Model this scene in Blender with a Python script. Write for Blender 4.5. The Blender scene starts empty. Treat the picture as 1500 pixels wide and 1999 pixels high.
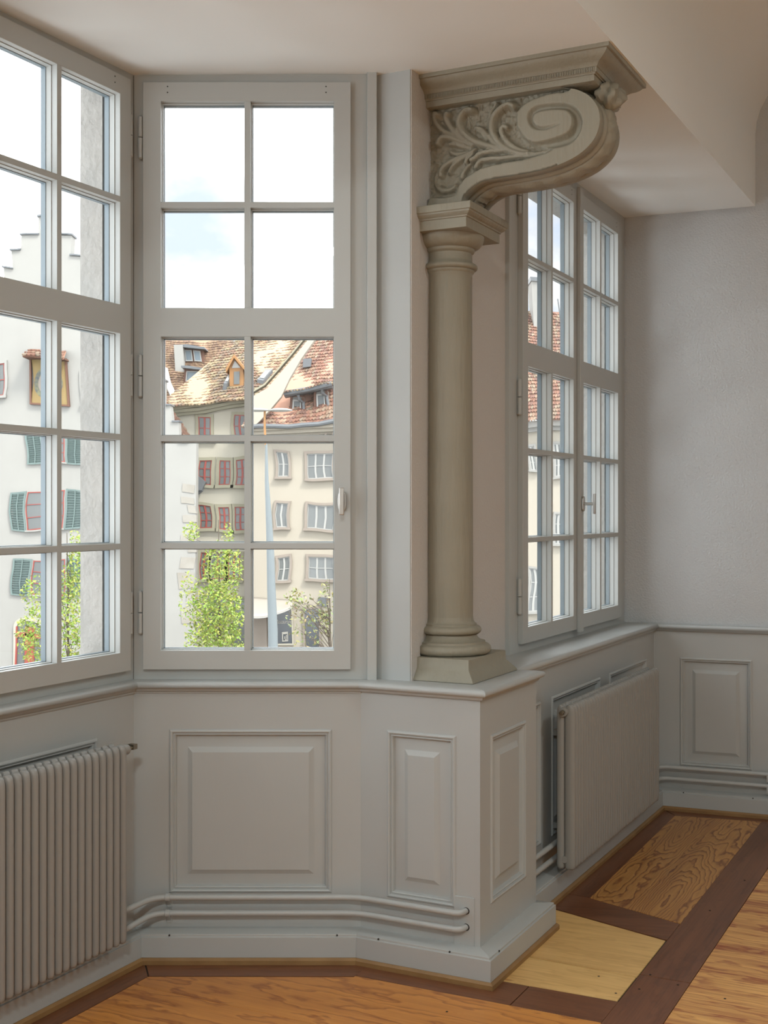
import bpy, bmesh, math, random
import numpy as np
from mathutils import Vector, Matrix

SC = bpy.context.scene
COL = SC.collection
rnd = random.Random(7)

# ------------------------------------------------------------------ camera, sky, sun, fill lamps, exposure
cam_d = bpy.data.cameras.new('camera')
cam_d.sensor_fit = 'HORIZONTAL'
cam_d.sensor_width = 36.0
cam_d.lens = 36.0 * 2400 / 1500
cam_d.shift_y = -2.5 / 1500
cam_d.clip_start, cam_d.clip_end = 0.05, 400
cam = bpy.data.objects.new('camera', cam_d)
cam.location = (0, 0, 1.35)
cam.rotation_euler = (math.radians(90), 0, 0)
COL.objects.link(cam)
SC.camera = cam

SKY = 4.9
w = bpy.data.worlds.new('sky')
SC.world = w
w.use_nodes = True
nt = w.node_tree
nt.nodes.clear()
tc = nt.nodes.new('ShaderNodeTexCoord')
mp = nt.nodes.new('ShaderNodeMapping')
mp.inputs['Scale'].default_value = (1, 1, 1.7)
mp.inputs['Location'].default_value = (5.2, 3.3, 0.7)
nz = nt.nodes.new('ShaderNodeTexNoise')
nz.inputs['Scale'].default_value = 4.2
nz.inputs['Detail'].default_value = 6
nz.inputs['Roughness'].default_value = 0.55
rp = nt.nodes.new('ShaderNodeValToRGB')
rp.color_ramp.elements[0].position = 0.36
rp.color_ramp.elements[0].color = (0.105, 0.12, 0.145, 1)
rp.color_ramp.elements[1].position = 0.60
rp.color_ramp.elements[1].color = (0.90, 0.93, 0.95, 1)
for pos_, col_ in ((0.405, (0.128, 0.134, 0.141, 1)), (0.47, (0.20, 0.205, 0.21, 1))):
    rp.color_ramp.elements.new(pos_).color = col_
bg = nt.nodes.new('ShaderNodeBackground')
bg.inputs['Strength'].default_value = SKY
wo = nt.nodes.new('ShaderNodeOutputWorld')
nt.links.new(tc.outputs['Generated'], mp.inputs['Vector'])
nt.links.new(mp.outputs['Vector'], nz.inputs['Vector'])
nt.links.new(nz.outputs['Fac'], rp.inputs['Fac'])
nt.links.new(rp.outputs['Color'], bg.inputs['Color'])
nt.links.new(bg.outputs['Background'], wo.inputs['Surface'])

sun_d = bpy.data.lights.new('sun', 'SUN')
sun_d.energy = 2.2
sun_d.angle = math.radians(12)
sun_d.color = (1.0, 0.95, 0.86)
sun = bpy.data.objects.new('sun', sun_d)
sun.rotation_euler = Vector((0.577, -0.63, 0.95)).to_track_quat('Z', 'Y').to_euler()
sun.location = (0, 0, 30)
COL.objects.link(sun)

FILL_W = 50.0
SC.view_settings.view_transform = 'Standard'
SC.view_settings.look = 'None'
SC.view_settings.gamma = 1.0
SC.view_settings.use_curve_mapping = False
SC.view_settings.exposure = 0.78
try:
    SC.cycles.max_bounces = 14
    SC.cycles.diffuse_bounces = 8
    SC.cycles.transparent_max_bounces = 32
    SC.cycles.use_denoising = True
    SC.cycles.sample_clamp_indirect = 6.0
    SC.cycles.caustics_reflective = False
    SC.cycles.caustics_refractive = False
except Exception:
    pass

# ------------------------------------------------------------------ plan geometry
# the street front of the room runs along U; N points from the windows into the room
S_, C_ = math.sin(math.radians(26.945)), math.cos(math.radians(26.945))
U2, N2 = Vector((S_, C_)), Vector((C_, -S_))
def nu(n, u): return Vector((C_ * n + S_ * u, -S_ * n + C_ * u))

class Frame:
    """a runs along the wall, d out of it into the room, z up"""
    def __init__(s, o, ax, out):
        s.o, s.ax, s.out = Vector(o), Vector(ax).normalized(), Vector(out).normalized()
    def p(s, a, d, z):
        q = s.o + s.ax * a + s.out * d
        return Vector((q.x, q.y, z))
def at_n(n): return Frame(N2 * n, U2, N2)            # plane n = const, a = u
def at_u(u): return Frame(U2 * u, N2, -U2)           # plane u = const, a = n, faces the bay
def at_y(y): return Frame((0, y), (1, 0), (0, -1))   # frontal plane, a = x
EAX = Vector((0.9298, -0.3680))
END = Frame(nu(-1.446, 5.567), EAX, Vector((-0.3680, -0.9298)))
WORLD = Frame((0, 0), (1, 0), (0, 1))

def line_hit(p, d, q, e):
    den = d.x * e.y - d.y * e.x
    r = q - p
    t = (r.x * e.y - r.y * e.x) / den
    return p + d * t

# ------------------------------------------------------------------ object helpers
ORG = {}
def tag(o, label=None, cat=None, group=None, kind=None):
    if label: o['label'] = label
    if cat: o['category'] = cat
    if group: o['group'] = group
    if kind: o['kind'] = kind
    return o
def empty(name, loc=(0, 0, 0), parent=None, rotz=0.0):
    o = bpy.data.objects.new(name, None)
    o.empty_display_size = 0.1
    COL.objects.link(o)
    pl = ORG.get(parent.name, Vector((0, 0, 0))) if parent else Vector((0, 0, 0))
    o.location = Vector(loc) - pl
    o.rotation_euler.z = rotz
    if parent: o.parent = parent
    ORG[o.name] = Vector(loc)
    return o
def struct(name, loc=(0, 0, 0)):
    o = empty(name, loc); o['kind'] = 'structure'; return o
def thing(name, label, cat, loc=(0, 0, 0), group=None, rotz=0.0):
    return tag(empty(name, loc, None, rotz), label, cat, group)

class MB:
    def __init__(s): s.v, s.f, s.c = [], [], []
    def add(s, vs, fs, col=None):
        b = len(s.v)
        s.v.extend(Vector(x) for x in vs)
        for f in fs:
            s.f.append([b + i for i in f]); s.c.append(col)
        return s
    def quad(s, *p, col=None): return s.add(p, [list(range(len(p)))], col)
    def box(s, F, a0, a1, d0, d1, z0, z1, nz=1, na=1, col=None):
        if a0 > a1: a0, a1 = a1, a0
        if d0 > d1: d0, d1 = d1, d0
        for i in range(na):
            for k in range(nz):
                A0, A1 = a0 + (a1 - a0) * i / na, a0 + (a1 - a0) * (i + 1) / na
                Z0, Z1 = z0 + (z1 - z0) * k / nz, z0 + (z1 - z0) * (k + 1) / nz
                vs = [F.p(A0, d0, Z0), F.p(A1, d0, Z0), F.p(A1, d1, Z0), F.p(A0, d1, Z0),
                      F.p(A0, d0, Z1), F.p(A1, d0, Z1), F.p(A1, d1, Z1), F.p(A0, d1, Z1)]
                fs = [[3, 2, 6, 7], [1, 0, 4, 5]]
                if k == 0: fs.append([0, 1, 2, 3][::-1])
                if k == nz - 1: fs.append([4, 5, 6, 7])
                if i == 0: fs.append([0, 3, 7, 4])
                if i == na - 1: fs.append([2, 1, 5, 6])
                s.add(vs, fs, col)
        return s
    def cells(s, F, xs, zs, hole, d0, d1):
        """slab made of a grid of cells with openings, one seamless skin"""
        nx, nz = len(xs) - 1, len(zs) - 1; idx = {}; vs = []; fs = []
        def V(i, k, d):
            if (i, k, d) not in idx: idx[(i, k, d)] = len(vs); vs.append(F.p(xs[i], (d0, d1)[d], zs[k]))
            return idx[(i, k, d)]
        sol = lambda i, k: 0 <= i < nx and 0 <= k < nz and (i, k) not in hole
        for i in range(nx):
            for k in range(nz):
                if not sol(i, k): continue
                fs.append([V(i, k, 1), V(i + 1, k, 1), V(i + 1, k + 1, 1), V(i, k + 1, 1)])
                fs.append([V(i, k, 0), V(i, k + 1, 0), V(i + 1, k + 1, 0), V(i + 1, k, 0)])
                if not sol(i - 1, k): fs.append([V(i, k, 0), V(i, k, 1), V(i, k + 1, 1), V(i, k + 1, 0)])
                if not sol(i + 1, k): fs.append([V(i + 1, k, 0), V(i + 1, k + 1, 0), V(i + 1, k + 1, 1), V(i + 1, k, 1)])
                if not sol(i, k - 1): fs.append([V(i, k, 0), V(i + 1, k, 0), V(i + 1, k, 1), V(i, k, 1)])
                if not sol(i, k + 1): fs.append([V(i, k + 1, 0), V(i, k + 1, 1), V(i + 1, k + 1, 1), V(i + 1, k + 1, 0)])
        return s.add(vs, fs)
    def prism(s, F, poly, d0, d1, col=None):
        n = len(poly)
        vs = [F.p(a, d0, z) for a, z in poly] + [F.p(a, d1, z) for a, z in poly]
        fs = [list(range(n))[::-1], [n + i for i in range(n)]]
        fs += [[i, (i + 1) % n, n + (i + 1) % n, n + i] for i in range(n)]
        return s.add(vs, fs, col)
    def plan(s, pts, z0, z1, col=None):
        n = len(pts)
        vs = [Vector((p[0], p[1], z0)) for p in pts] + [Vector((p[0], p[1], z1)) for p in pts]
        fs = [list(range(n))[::-1], [n + i for i in range(n)]]
        fs += [[i, (i + 1) % n, n + (i + 1) % n, n + i] for i in range(n)]
        return s.add(vs, fs, col)
    def rings(s, rings, close=True, caps=True, col=None):
        m = len(rings[0]); vs = [p for r in rings for p in r]; fs = []
        for i in range(len(rings) - 1):
            for j in range(m if close else m - 1):
                k = (j + 1) % m
                fs.append([i * m + j, i * m + k, (i + 1) * m + k, (i + 1) * m + j])
        if caps and close:
            fs.append(list(range(m))[::-1]); fs.append([(len(rings) - 1) * m + j for j in range(m)])
        return s.add(vs, fs, col)
    def lathe(s, c, prof, seg=48):
        rr = []
        for r, z in prof:
            rr.append([Vector((c[0] + r * math.cos(2 * math.pi * i / seg), c[1] + r * math.sin(2 * math.pi * i / seg), z)) for i in range(seg)])
        return s.rings(rr)
    def tube(s, path, r, seg=10, col=None):
        path = [Vector(p) for p in path]; rr = []
        up = Vector((0, 0, 1))
        for i, p in enumerate(path):
            t = (path[min(i + 1, len(path) - 1)] - path[max(i - 1, 0)]).normalized()
            x = t.cross(up)
            if x.length < 1e-3: x = t.cross(Vector((1, 0, 0)))
            x.normalize(); y = x.cross(t)
            q = r[i] if isinstance(r, (list, tuple)) else r
            rr.append([p + x * q * math.cos(2 * math.pi * k / seg) + y * q * math.sin(2 * math.pi * k / seg) for k in range(seg)])
        return s.rings(rr, col=col)
    def cyl(s, p0, p1, r, seg=12): return s.tube([p0, p1], r, seg)
    def build(s, name, mat, parent=None, angle=35, bevel=0.0, local=False, recalc=True, loc=None, warp=None):
        if warp: s.v = [warp(p) for p in s.v]
        org = Vector(loc) if loc is not None else (ORG.get(parent.name, Vector((0, 0, 0))) if parent else Vector((0, 0, 0)))
        me = bpy.data.meshes.new(name)
        off = Vector((0, 0, 0)) if local else org
        me.from_pydata([tuple(p - off) for p in s.v], [], s.f)
        if recalc:
            bm = bmesh.new(); bm.from_mesh(me)
            bmesh.ops.recalc_face_normals(bm, faces=bm.faces)
            bm.to_mesh(me); bm.free()
        if any(c is not None for c in s.c):
            at = me.color_attributes.new('tint', 'FLOAT_COLOR', 'CORNER')
            buf = []
            for pl, c in zip(me.polygons, s.c):
                c = c or (1, 1, 1)
                buf.extend([c[0], c[1], c[2], 1.0] * pl.loop_total)
            at.data.foreach_set('color', buf)
        me.materials.append(mat)
        if angle:
            me.shade_smooth()
            me.set_sharp_from_angle(angle=math.radians(angle))
        me.update()
        o = bpy.data.objects.new(name, me)
        COL.objects.link(o)
        if parent: o.parent = parent
        else: o.location = org if not local else org
        if parent and loc is not None: o.location = org - ORG.get(parent.name, Vector((0, 0, 0)))
        ORG[o.name] = org
        if bevel:
            b = o.modifiers.new('edge', 'BEVEL'); b.width = bevel; b.segments = 2; b.limit_method = 'ANGLE'
            b.angle_limit = math.radians(50)
        return o

# ------------------------------------------------------------------ materials
def mat(name, col, rough=0.5, metal=0.0, spec=0.5, noise=None, bump=None, tint=False):
    m = bpy.data.materials.new(name); m.use_nodes = True
    n = m.node_tree; b = n.nodes['Principled BSDF']
    b.inputs['Base Color'].default_value = (*col, 1)
    b.inputs['Roughness'].default_value = rough
    b.inputs['Metallic'].default_value = metal
    b.inputs['Specular IOR Level'].default_value = spec
    src = None
    if noise:
        sc, amt, col2 = noise
        t = n.nodes.new('ShaderNodeTexCoord'); z = n.nodes.new('ShaderNodeTexNoise')
        z.inputs['Scale'].default_value = sc; z.inputs['Detail'].default_value = 5
        r = n.nodes.new('ShaderNodeMapRange')
        r.inputs['From Min'].default_value = 0.35; r.inputs['From Max'].default_value = 0.68
        r.inputs['To Max'].default_value = amt
        x = n.nodes.new('ShaderNodeMix'); x.data_type = 'RGBA'
        x.inputs[6].default_value = (*col, 1); x.inputs[7].default_value = (*col2, 1)
        n.links.new(t.outputs['Object'], z.inputs['Vector']); n.links.new(z.outputs['Fac'], r.inputs['Value'])
        n.links.new(r.outputs['Result'], x.inputs[0]); src = x.outputs[2]
    if tint:
        a = n.nodes.new('ShaderNodeAttribute'); a.attribute_name = 'tint'
        if src is None: src = a.outputs['Color']
        else:
            x = n.nodes.new('ShaderNodeMix'); x.data_type = 'RGBA'; x.blend_type = 'MULTIPLY'
            x.inputs[0].default_value = 1.0
            n.links.new(src, x.inputs[6]); n.links.new(a.outputs['Color'], x.inputs[7]); src = x.outputs[2]
    if src is not None: n.links.new(src, b.inputs['Base Color'])
    if bump:
        sc, st, stretch = bump
        t = n.nodes.new('ShaderNodeTexCoord'); p = n.nodes.new('ShaderNodeMapping')
        p.inputs['Scale'].default_value = stretch
        z = n.nodes.new('ShaderNodeTexNoise'); z.inputs['Scale'].default_value = sc; z.inputs['Detail'].default_value = 3
        u = n.nodes.new('ShaderNodeBump'); u.inputs['Strength'].default_value = st; u.inputs['Distance'].default_value = 0.01
        n.links.new(t.outputs['Object'], p.inputs['Vector']); n.links.new(p.outputs['Vector'], z.inputs['Vector'])
        n.links.new(z.outputs['Fac'], u.inputs['Height']); n.links.new(u.outputs['Normal'], b.inputs['Normal'])
    return m

M = {}
M['paint'] = mat('grey_panel_paint', (0.425, 0.448, 0.444), 0.42, noise=(3, 0.5, (0.45, 0.473, 0.469)), bump=(30, 0.06, (1, 1, 0.15)))
M['window'] = mat('window_white_paint', (0.445, 0.465, 0.455), 0.4, bump=(25, 0.03, (1, 1, 0.2)))
M['metal_paint'] = mat('radiator_enamel', (0.295, 0.295, 0.28), 0.35)
M['plaster'] = mat('grey_wall_plaster', (0.535, 0.56, 0.575), 0.85, noise=(2, 0.5, (0.505, 0.53, 0.545)), bump=(120, 0.45, (1, 1, 1)))
M['niche'] = mat('warm_wall_plaster', (0.56, 0.54, 0.515), 0.8, bump=(140, 0.3, (1, 1, 1)))
M['ceiling'] = mat('ceiling_plaster', (0.82, 0.85, 0.845), 0.8, noise=(1.2, 0.6, (0.79, 0.82, 0.815)), bump=(4, 0.12, (1, 1, 1)))
M['stone'] = mat('painted_sandstone', (0.275, 0.258, 0.200), 0.55, noise=(6, 0.7, (0.31, 0.29, 0.23)), bump=(60, 0.3, (1, 1, 0.12)))
M['spacer'] = mat('blue_grey_outer_bar', (0.19, 0.24, 0.275), 0.35)
M['jamb'] = mat('grey_outer_stone', (0.37, 0.355, 0.33), 0.9, noise=(9, 0.8, (0.30, 0.29, 0.27)), bump=(50, 0.5, (1, 1, 1)))
M['oak'] = mat('oak_strip', (0.30, 0.175, 0.068), 0.5, noise=(14, 0.8, (0.22, 0.12, 0.045)))
M['steel'] = mat('brushed_nickel', (0.55, 0.53, 0.50), 0.28, 1.0)
M['brass'] = mat('dark_valve_metal', (0.32, 0.28, 0.22), 0.35, 1.0)
M['dark'] = mat('nail_dark', (0.03, 0.028, 0.025), 0.8)

def glass_mat():
    m = bpy.data.materials.new('window_glass'); m.use_nodes = True
    n = m.node_tree; n.nodes.clear()
    t = n.nodes.new('ShaderNodeBsdfTransparent'); t.inputs['Color'].default_value = (0.985, 0.992, 0.99, 1)
    g = n.nodes.new('ShaderNodeBsdfGlossy'); g.inputs['Roughness'].default_value = 0.0
    # thin pane: symmetric Schlick reflectance from the facing angle
    lw = n.nodes.new('ShaderNodeLayerWeight'); lw.inputs['Blend'].default_value = 0.5
    pw = n.nodes.new('ShaderNodeMath'); pw.operation = 'POWER'; pw.inputs[1].default_value = 5.0
    f = n.nodes.new('ShaderNodeMath'); f.operation = 'MULTIPLY_ADD'; f.inputs[1].default_value = 0.6; f.inputs[2].default_value = 0.02
    n.links.new(lw.outputs['Facing'], pw.inputs[0]); n.links.new(pw.outputs[0], f.inputs[0])
    x = n.nodes.new('ShaderNodeMixShader'); o = n.nodes.new('ShaderNodeOutputMaterial')
    n.links.new(f.outputs[0], x.inputs['Fac']); n.links.new(t.outputs['BSDF'], x.inputs[1]); n.links.new(g.outputs['BSDF'], x.inputs[2])
    n.links.new(x.outputs['Shader'], o.inputs['Surface'])
    return m
M['glass'] = glass_mat()

def wood_mat(name, light, dark, freq, contrast, rough=0.38, streak=0.5, wave=1.0, knots=False):
    """plank along local x: flat-sawn figure = rings of a stretched noise field"""
    m = bpy.data.materials.new(name); m.use_nodes = True
    n = m.node_tree; L = n.links; b = n.nodes['Principled BSDF']
    b.inputs['Roughness'].default_value = rough
    t = n.nodes.new('ShaderNodeTexCoord'); oi = n.nodes.new('ShaderNodeObjectInfo')
    off = n.nodes.new('ShaderNodeVectorMath'); off.operation = 'SCALE'; off.inputs[0].default_value = (13.0, 7.0, 5.0)
    L.new(oi.outputs['Random'], off.inputs['Scale'])
    ad = n.nodes.new('ShaderNodeVectorMath'); ad.operation = 'ADD'
    L.new(t.outputs['Object'], ad.inputs[0]); L.new(off.outputs['Vector'], ad.inputs[1])
    mp = n.nodes.new('ShaderNodeMapping'); mp.inputs['Scale'].default_value = (1.1 * wave, 6.0, 1.0)
    L.new(ad.outputs['Vector'], mp.inputs['Vector'])
    z = n.nodes.new('ShaderNodeTexNoise'); z.inputs['Scale'].default_value = 1.0; z.inputs['Detail'].default_value = 1.5
    L.new(mp.outputs['Vector'], z.inputs['Vector'])
    mp3 = n.nodes.new('ShaderNodeMapping'); mp3.inputs['Scale'].default_value = (9, 26, 1)
    L.new(ad.outputs['Vector'], mp3.inputs['Vector'])
    z3 = n.nodes.new('ShaderNodeTexNoise'); z3.inputs['Scale'].default_value = 1.0; z3.inputs['Detail'].default_value = 2
    L.new(mp3.outputs['Vector'], z3.inputs['Vector'])
    mu = n.nodes.new('ShaderNodeMath'); mu.operation = 'MULTIPLY_ADD'; mu.inputs[1].default_value = freq
    L.new(z.outputs['Fac'], mu.inputs[0])
    m3 = n.nodes.new('ShaderNodeMath'); m3.operation = 'MULTIPLY'; m3.inputs[1].default_value = 2.2
    L.new(z3.outputs['Fac'], m3.inputs[0]); L.new(m3.outputs[0], mu.inputs[2])
    fr = n.nodes.new('ShaderNodeMath'); fr.operation = 'FRACT'; L.new(mu.outputs[0], fr.inputs[0])
    cr = n.nodes.new('ShaderNodeValToRGB'); e = cr.color_ramp.elements
    e[0].position = 0.0; e[0].color = (0, 0, 0, 1); e[1].position = 0.62; e[1].color = (0.25, 0.25, 0.25, 1)
    e2 = cr.color_ramp.elements.new(0.86); e2.color = (1, 1, 1, 1)
    e3 = cr.color_ramp.elements.new(1.0); e3.color = (0.05, 0.05, 0.05, 1)
    L.new(fr.outputs[0], cr.inputs['Fac'])
    # fine fibres along the plank
    mp2 = n.nodes.new('ShaderNodeMapping'); mp2.inputs['Scale'].default_value = (4, 160, 1)
    L.new(ad.outputs['Vector'], mp2.inputs['Vector'])
    z2 = n.nodes.new('ShaderNodeTexNoise'); z2.inputs['Scale'].default_value = 1.0; z2.inputs['Detail'].default_value = 4
    L.new(mp2.outputs['Vector'], z2.inputs['Vector'])
    mp4 = n.nodes.new('ShaderNodeMapping'); mp4.inputs['Scale'].default_value = (0.9, 11, 1)
    L.new(ad.outputs['Vector'], mp4.inputs['Vector'])
    z4 = n.nodes.new('ShaderNodeTexNoise'); z4.inputs['Scale'].default_value = 1.0; z4.inputs['Detail'].default_value = 3
    L.new(mp4.outputs['Vector'], z4.inputs['Vector'])
    f1 = n.nodes.new('ShaderNodeMath'); f1.operation = 'MULTIPLY'; f1.inputs[1].default_value = contrast
    L.new(cr.outputs['Color'], f1.inputs[0])
    f2 = n.nodes.new('ShaderNodeMapRange'); f2.inputs['From Min'].default_value = 0.4; f2.inputs['From Max'].default_value = 0.75
    f2.inputs['To Max'].default_value = streak; L.new(z2.outputs['Fac'], f2.inputs['Value'])
    f4 = n.nodes.new('ShaderNodeMapRange'); f4.inputs['From Min'].default_value = 0.45; f4.inputs['From Max'].default_value = 0.72
    f4.inputs['To Max'].default_value = streak; L.new(z4.outputs['Fac'], f4.inputs['Value'])
    s1 = n.nodes.new('ShaderNodeMath'); s1.operation = 'ADD'; L.new(f1.outputs[0], s1.inputs[0]); L.new(f2.outputs['Result'], s1.inputs[1])
    s2 = n.nodes.new('ShaderNodeMath'); s2.operation = 'ADD'; s2.use_clamp = True
    L.new(s1.outputs[0], s2.inputs[0]); L.new(f4.outputs['Result'], s2.inputs[1])
    last = s2.outputs[0]
    if knots:
        mpk = n.nodes.new('ShaderNodeMapping'); mpk.inputs['Scale'].default_value = (6, 14, 1)
        L.new(ad.outputs['Vector'], mpk.inputs['Vector'])
        v = n.nodes.new('ShaderNodeTexVoronoi'); v.inputs['Scale'].default_value = 1.0
        L.new(mpk.outputs['Vector'], v.inputs['Vector'])
        k = n.nodes.new('ShaderNodeMapRange'); k.inputs['From Min'].default_value = 0.16; k.inputs['From Max'].default_value = 0.05
        k.inputs['To Max'].default_value = 0.9; L.new(v.outputs['Distance'], k.inputs['Value'])
        s3 = n.nodes.new('ShaderNodeMath'); s3.operation = 'MAXIMUM'; L.new(last, s3.inputs[0]); L.new(k.outputs['Result'], s3.inputs[1])
        last = s3.outputs[0]
    x = n.nodes.new('ShaderNodeMix'); x.data_type = 'RGBA'
    x.inputs[6].default_value = (*light, 1); x.inputs[7].default_value = (*dark, 1)
    L.new(last, x.inputs[0]); L.new(x.outputs[2], b.inputs['Base Color'])
    u = n.nodes.new('ShaderNodeBump'); u.inputs['Strength'].default_value = 0.12; u.inputs['Distance'].default_value = 0.002
    u.invert = True
    L.new(last, u.inputs['Height']); L.new(u.outputs['Normal'], b.inputs['Normal'])
    return m
M['pine_orange'] = wood_mat('orange_pine', (0.68, 0.29, 0.064), (0.28, 0.082, 0.018), 11, 0.62, 0.33, 0.25, 0.40)
M['pine_figure'] = wood_mat('figured_pine', (0.56, 0.285, 0.082), (0.19, 0.06, 0.02), 28, 0.85, 0.36, 0.2, 0.75)
M['pine_pale'] = wood_mat('pale_pine', (0.82, 0.54, 0.21), (0.42, 0.20, 0.055), 6, 0.22, 0.4, 0.3, 0.5, True)
M['pine_striped'] = wood_mat('striped_pine', (0.80, 0.45, 0.145), (0.32, 0.085, 0.024), 12, 0.5, 0.36, 0.6, 0.45)
M['walnut'] = wood_mat('dark_strip_wood', (0.205, 0.080, 0.035), (0.095, 0.034, 0.015), 6, 0.3, 0.36, 0.45, 0.6)

# ------------------------------------------------------------------ plan of the panelled walls
P_L, P_C, P_PF, P_PS, P_R = -2.358, 3.715, 3.28, -1.357, -1.446     # panel planes
CEIL = 2.683
A0 = nu(P_L, 1.02)
A1 = line_hit(N2 * P_L, U2, Vector((0, P_C)), Vector((1, 0)))
A2 = line_hit(U2 * P_PF, N2, Vector((0, P_C)), Vector((1, 0)))
A3 = nu(P_PS, P_PF)
A4 = nu(P_PS, 3.731)
A5 = nu(P_R, 3.731)
A6 = END.o.copy()
A7 = END.o + EAX * 4.4
PATH = [A0, A1, A2, A3, A4, A5, A6, A7]
def off_path(d):
    res = []
    for i, p in enumerate(PATH):
        ns = []
        if i > 0:
            t = (PATH[i] - PATH[i - 1]).normalized(); ns.append(Vector((t.y, -t.x)))
        if i < len(PATH) - 1:
            t = (PATH[i + 1] - PATH[i]).normalized(); ns.append(Vector((t.y, -t.x)))
        if len(ns) == 1: res.append(p + ns[0] * d)
        else:
            b = ns[0] + ns[1]
            res.append(p + b * (2 * d / b.length_squared))
    return res
def sweep(seg, profile):
    """mitred moulding along path segments seg..seg+1"""
    mb = MB(); ra, rb = [], []
    for d, z in profile:
        o = off_path(d)
        ra.append(Vector((o[seg].x, o[seg].y, z))); rb.append(Vector((o[seg + 1].x, o[seg + 1].y, z)))
    return mb.rings([ra, rb])

RAIL = [(-0.03, 0.836), (0.016, 0.836), (0.024, 0.8335), (0.0285, 0.828), (0.0285, 0.822), (0.024, 0.8165), (0.016, 0.815),
        (0.014, 0.812), (0.012, 0.806), (0.006, 0.804), (-0.03, 0.804)]
BASE = [(-0.01, 0.0945), (0.046, 0.0885), (0.050, 0.0865), (0.050, 0.0805), (0.055, 0.0795), (0.055, 0.019), (-0.01, 0.019)]
OAKP = [(-0.005, 0.0), (0.064, 0.0), (0.064, 0.013), (0.058, 0.0195), (-0.005, 0.0195)]
SEGN = ['left', 'center', 'pier', 'pier_side', 'pier_back', 'right', 'end']
walls = {}
for k, nm in [(0, 'left'), (1, 'center'), (2, 'pier'), (5, 'right'), (6, 'end')]:
    walls[nm] = struct('wall_' + nm, (PATH[k].x, PATH[k].y, 0))
base = {}
for k, nm in enumerate(SEGN):
    bs = struct('baseboard_' + nm, (PATH[k].x, PATH[k].y, 0)); base[nm] = bs
    sweep(k, BASE).build('board', M['paint'], bs, bevel=0.0008)
    sweep(k, OAKP).build('oak_strip', M['oak'], bs)
    tr = struct('trim_%d' % (k + 1), (PATH[k].x, PATH[k].y, 0.8))
    sweep(k, RAIL).build('chair_rail', M['paint'], tr, angle=60)
# nail dots in the baseboards
def nails(F, spots, parent, name='nail', d=0.047, r=0.0028):
    for a, z in spots:
        mb = MB(); mb.cyl(F.p(a, d - 0.004, z), F.p(a, d + 0.0055, z), r, 8)
        mb.build(name, M['dark'], parent)
FC, FL, FPF, FPS, FR = at_y(P_C), at_n(P_L), at_u(P_PF), at_n(P_PS), at_n(P_R)
nails(FC, [(-0.64, 0.0845), (-0.14, 0.0845)], base['center'])
nails(FPF, [(-1.66, 0.0845), (-1.43, 0.0845)], base['pier'])
nails(FPS, [(3.30, 0.0845)], base['pier_side'])
nails(FR, [(3.83, 0.0845)], base['right'])
nails(END, [(0.14, 0.0845), (0.44, 0.0845)], base['end'])

# ------------------------------------------------------------------ raised-panel wainscot
def panelled(F, a0, a1, panels, parent, z0=0.0, z1=0.806, thick=0.03):
    mb = MB(); panels = sorted(panels); e = 0.0
    zb, zt = panels[0][2], panels[0][3]
    mb.box(F, a0, a1, -thick, 0, z0, zb); mb.box(F, a0, a1, -thick, 0, zt, z1)
    x = a0
    for p in panels:
        mb.box(F, x, p[0], -thick, 0, zb, zt); x = p[1]
    mb.box(F, x, a1, -thick, 0, zb, zt)
    mb.build('panel_frame', M['paint'], parent, angle=0)
    for (pa0, pa1, pz0, pz1) in panels:
        def ring(i, d):
            return [F.p(pa0 + i, d, pz0 + i), F.p(pa1 - i, d, pz0 + i), F.p(pa1 - i, d, pz1 - i), F.p(pa0 + i, d, pz1 - i)]
        prof = [(-0.0005, -0.004), (-0.0005, 0.0005), (0.002, 0.004), (0.006, 0.0055), (0.0095, 0.004), (0.0105, -0.001), (0.0125, -0.001),
                (0.0155, 0.0005), (0.018, -0.002), (0.0195, -0.007), (0.0215, -0.0125)]
        m1 = MB(); m1.rings([ring(i, d) for i, d in prof], caps=False)
        m1.build('panel_moulding', M['paint'], parent, angle=25)
        prof2 = [(0.0195, -0.0125), (0.0225, -0.0125), (0.053, -0.0085), (0.056, -0.0075), (0.068, 0.0015), (0.0695, 0.002)]
        if pa1 - pa0 < 0.16: prof2 = [(0.0195, -0.0125), (0.0225, -0.0125), (0.036, -0.0085), (0.038, -0.0075), (0.047, 0.0015), (0.048, 0.002)]
        m2 = MB(); rr = [ring(i, d) for i, d in prof2]; m2.rings(rr, caps=False); m2.quad(*rr[-1])
        m2.build('raised_panel', M['paint'], parent, angle=20)
ZP0, ZP1 = 0.1965, 0.6895
panelled(FC, A1.x, A2.x, [(-0.6486, -0.1579, ZP0, ZP1)], walls['center'])
panelled(FL, 1.02, A1.dot(U2), [(1.15, 1.62, ZP0, ZP1), (1.74, 2.21, ZP0, ZP1), (2.33, 2.80, ZP0, ZP1)], walls['left'])
panelled(FPF, A2.dot(N2), P_PS, [(-1.6562, -1.4324, ZP0, 0.695)], walls['pier'])
panelled(FPS, P_PF + 0.03, 3.731, [(3.360, 3.651, ZP0, 0.690)], walls['pier'])
panelled(FR, 3.70, A6.dot(U2), [(3.76, 4.038, ZP0, ZP1), (4.155, 4.731, ZP0, ZP1), (4.864, 5.434, ZP0, ZP1)], walls['right'])
panelled(END, 0.0, 1.10, [(0.1171, 0.4319, ZP0, 0.686), (0.62, 0.98, ZP0, 0.686)], walls['end'])
MB().box(at_u(3.731), P_R - 0.02, P_PS, -0.02, 0.0, 0, 0.806).build('pier_back', M['paint'], walls['pier'], angle=0)
# access plate for the pipes, low on the pier front
MB().box(FPF, -1.4375, -1.374, -0.002, 0.004, 0.092, 0.232).build('access_plate', M['paint'], walls['pier'], bevel=0.001)
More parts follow.
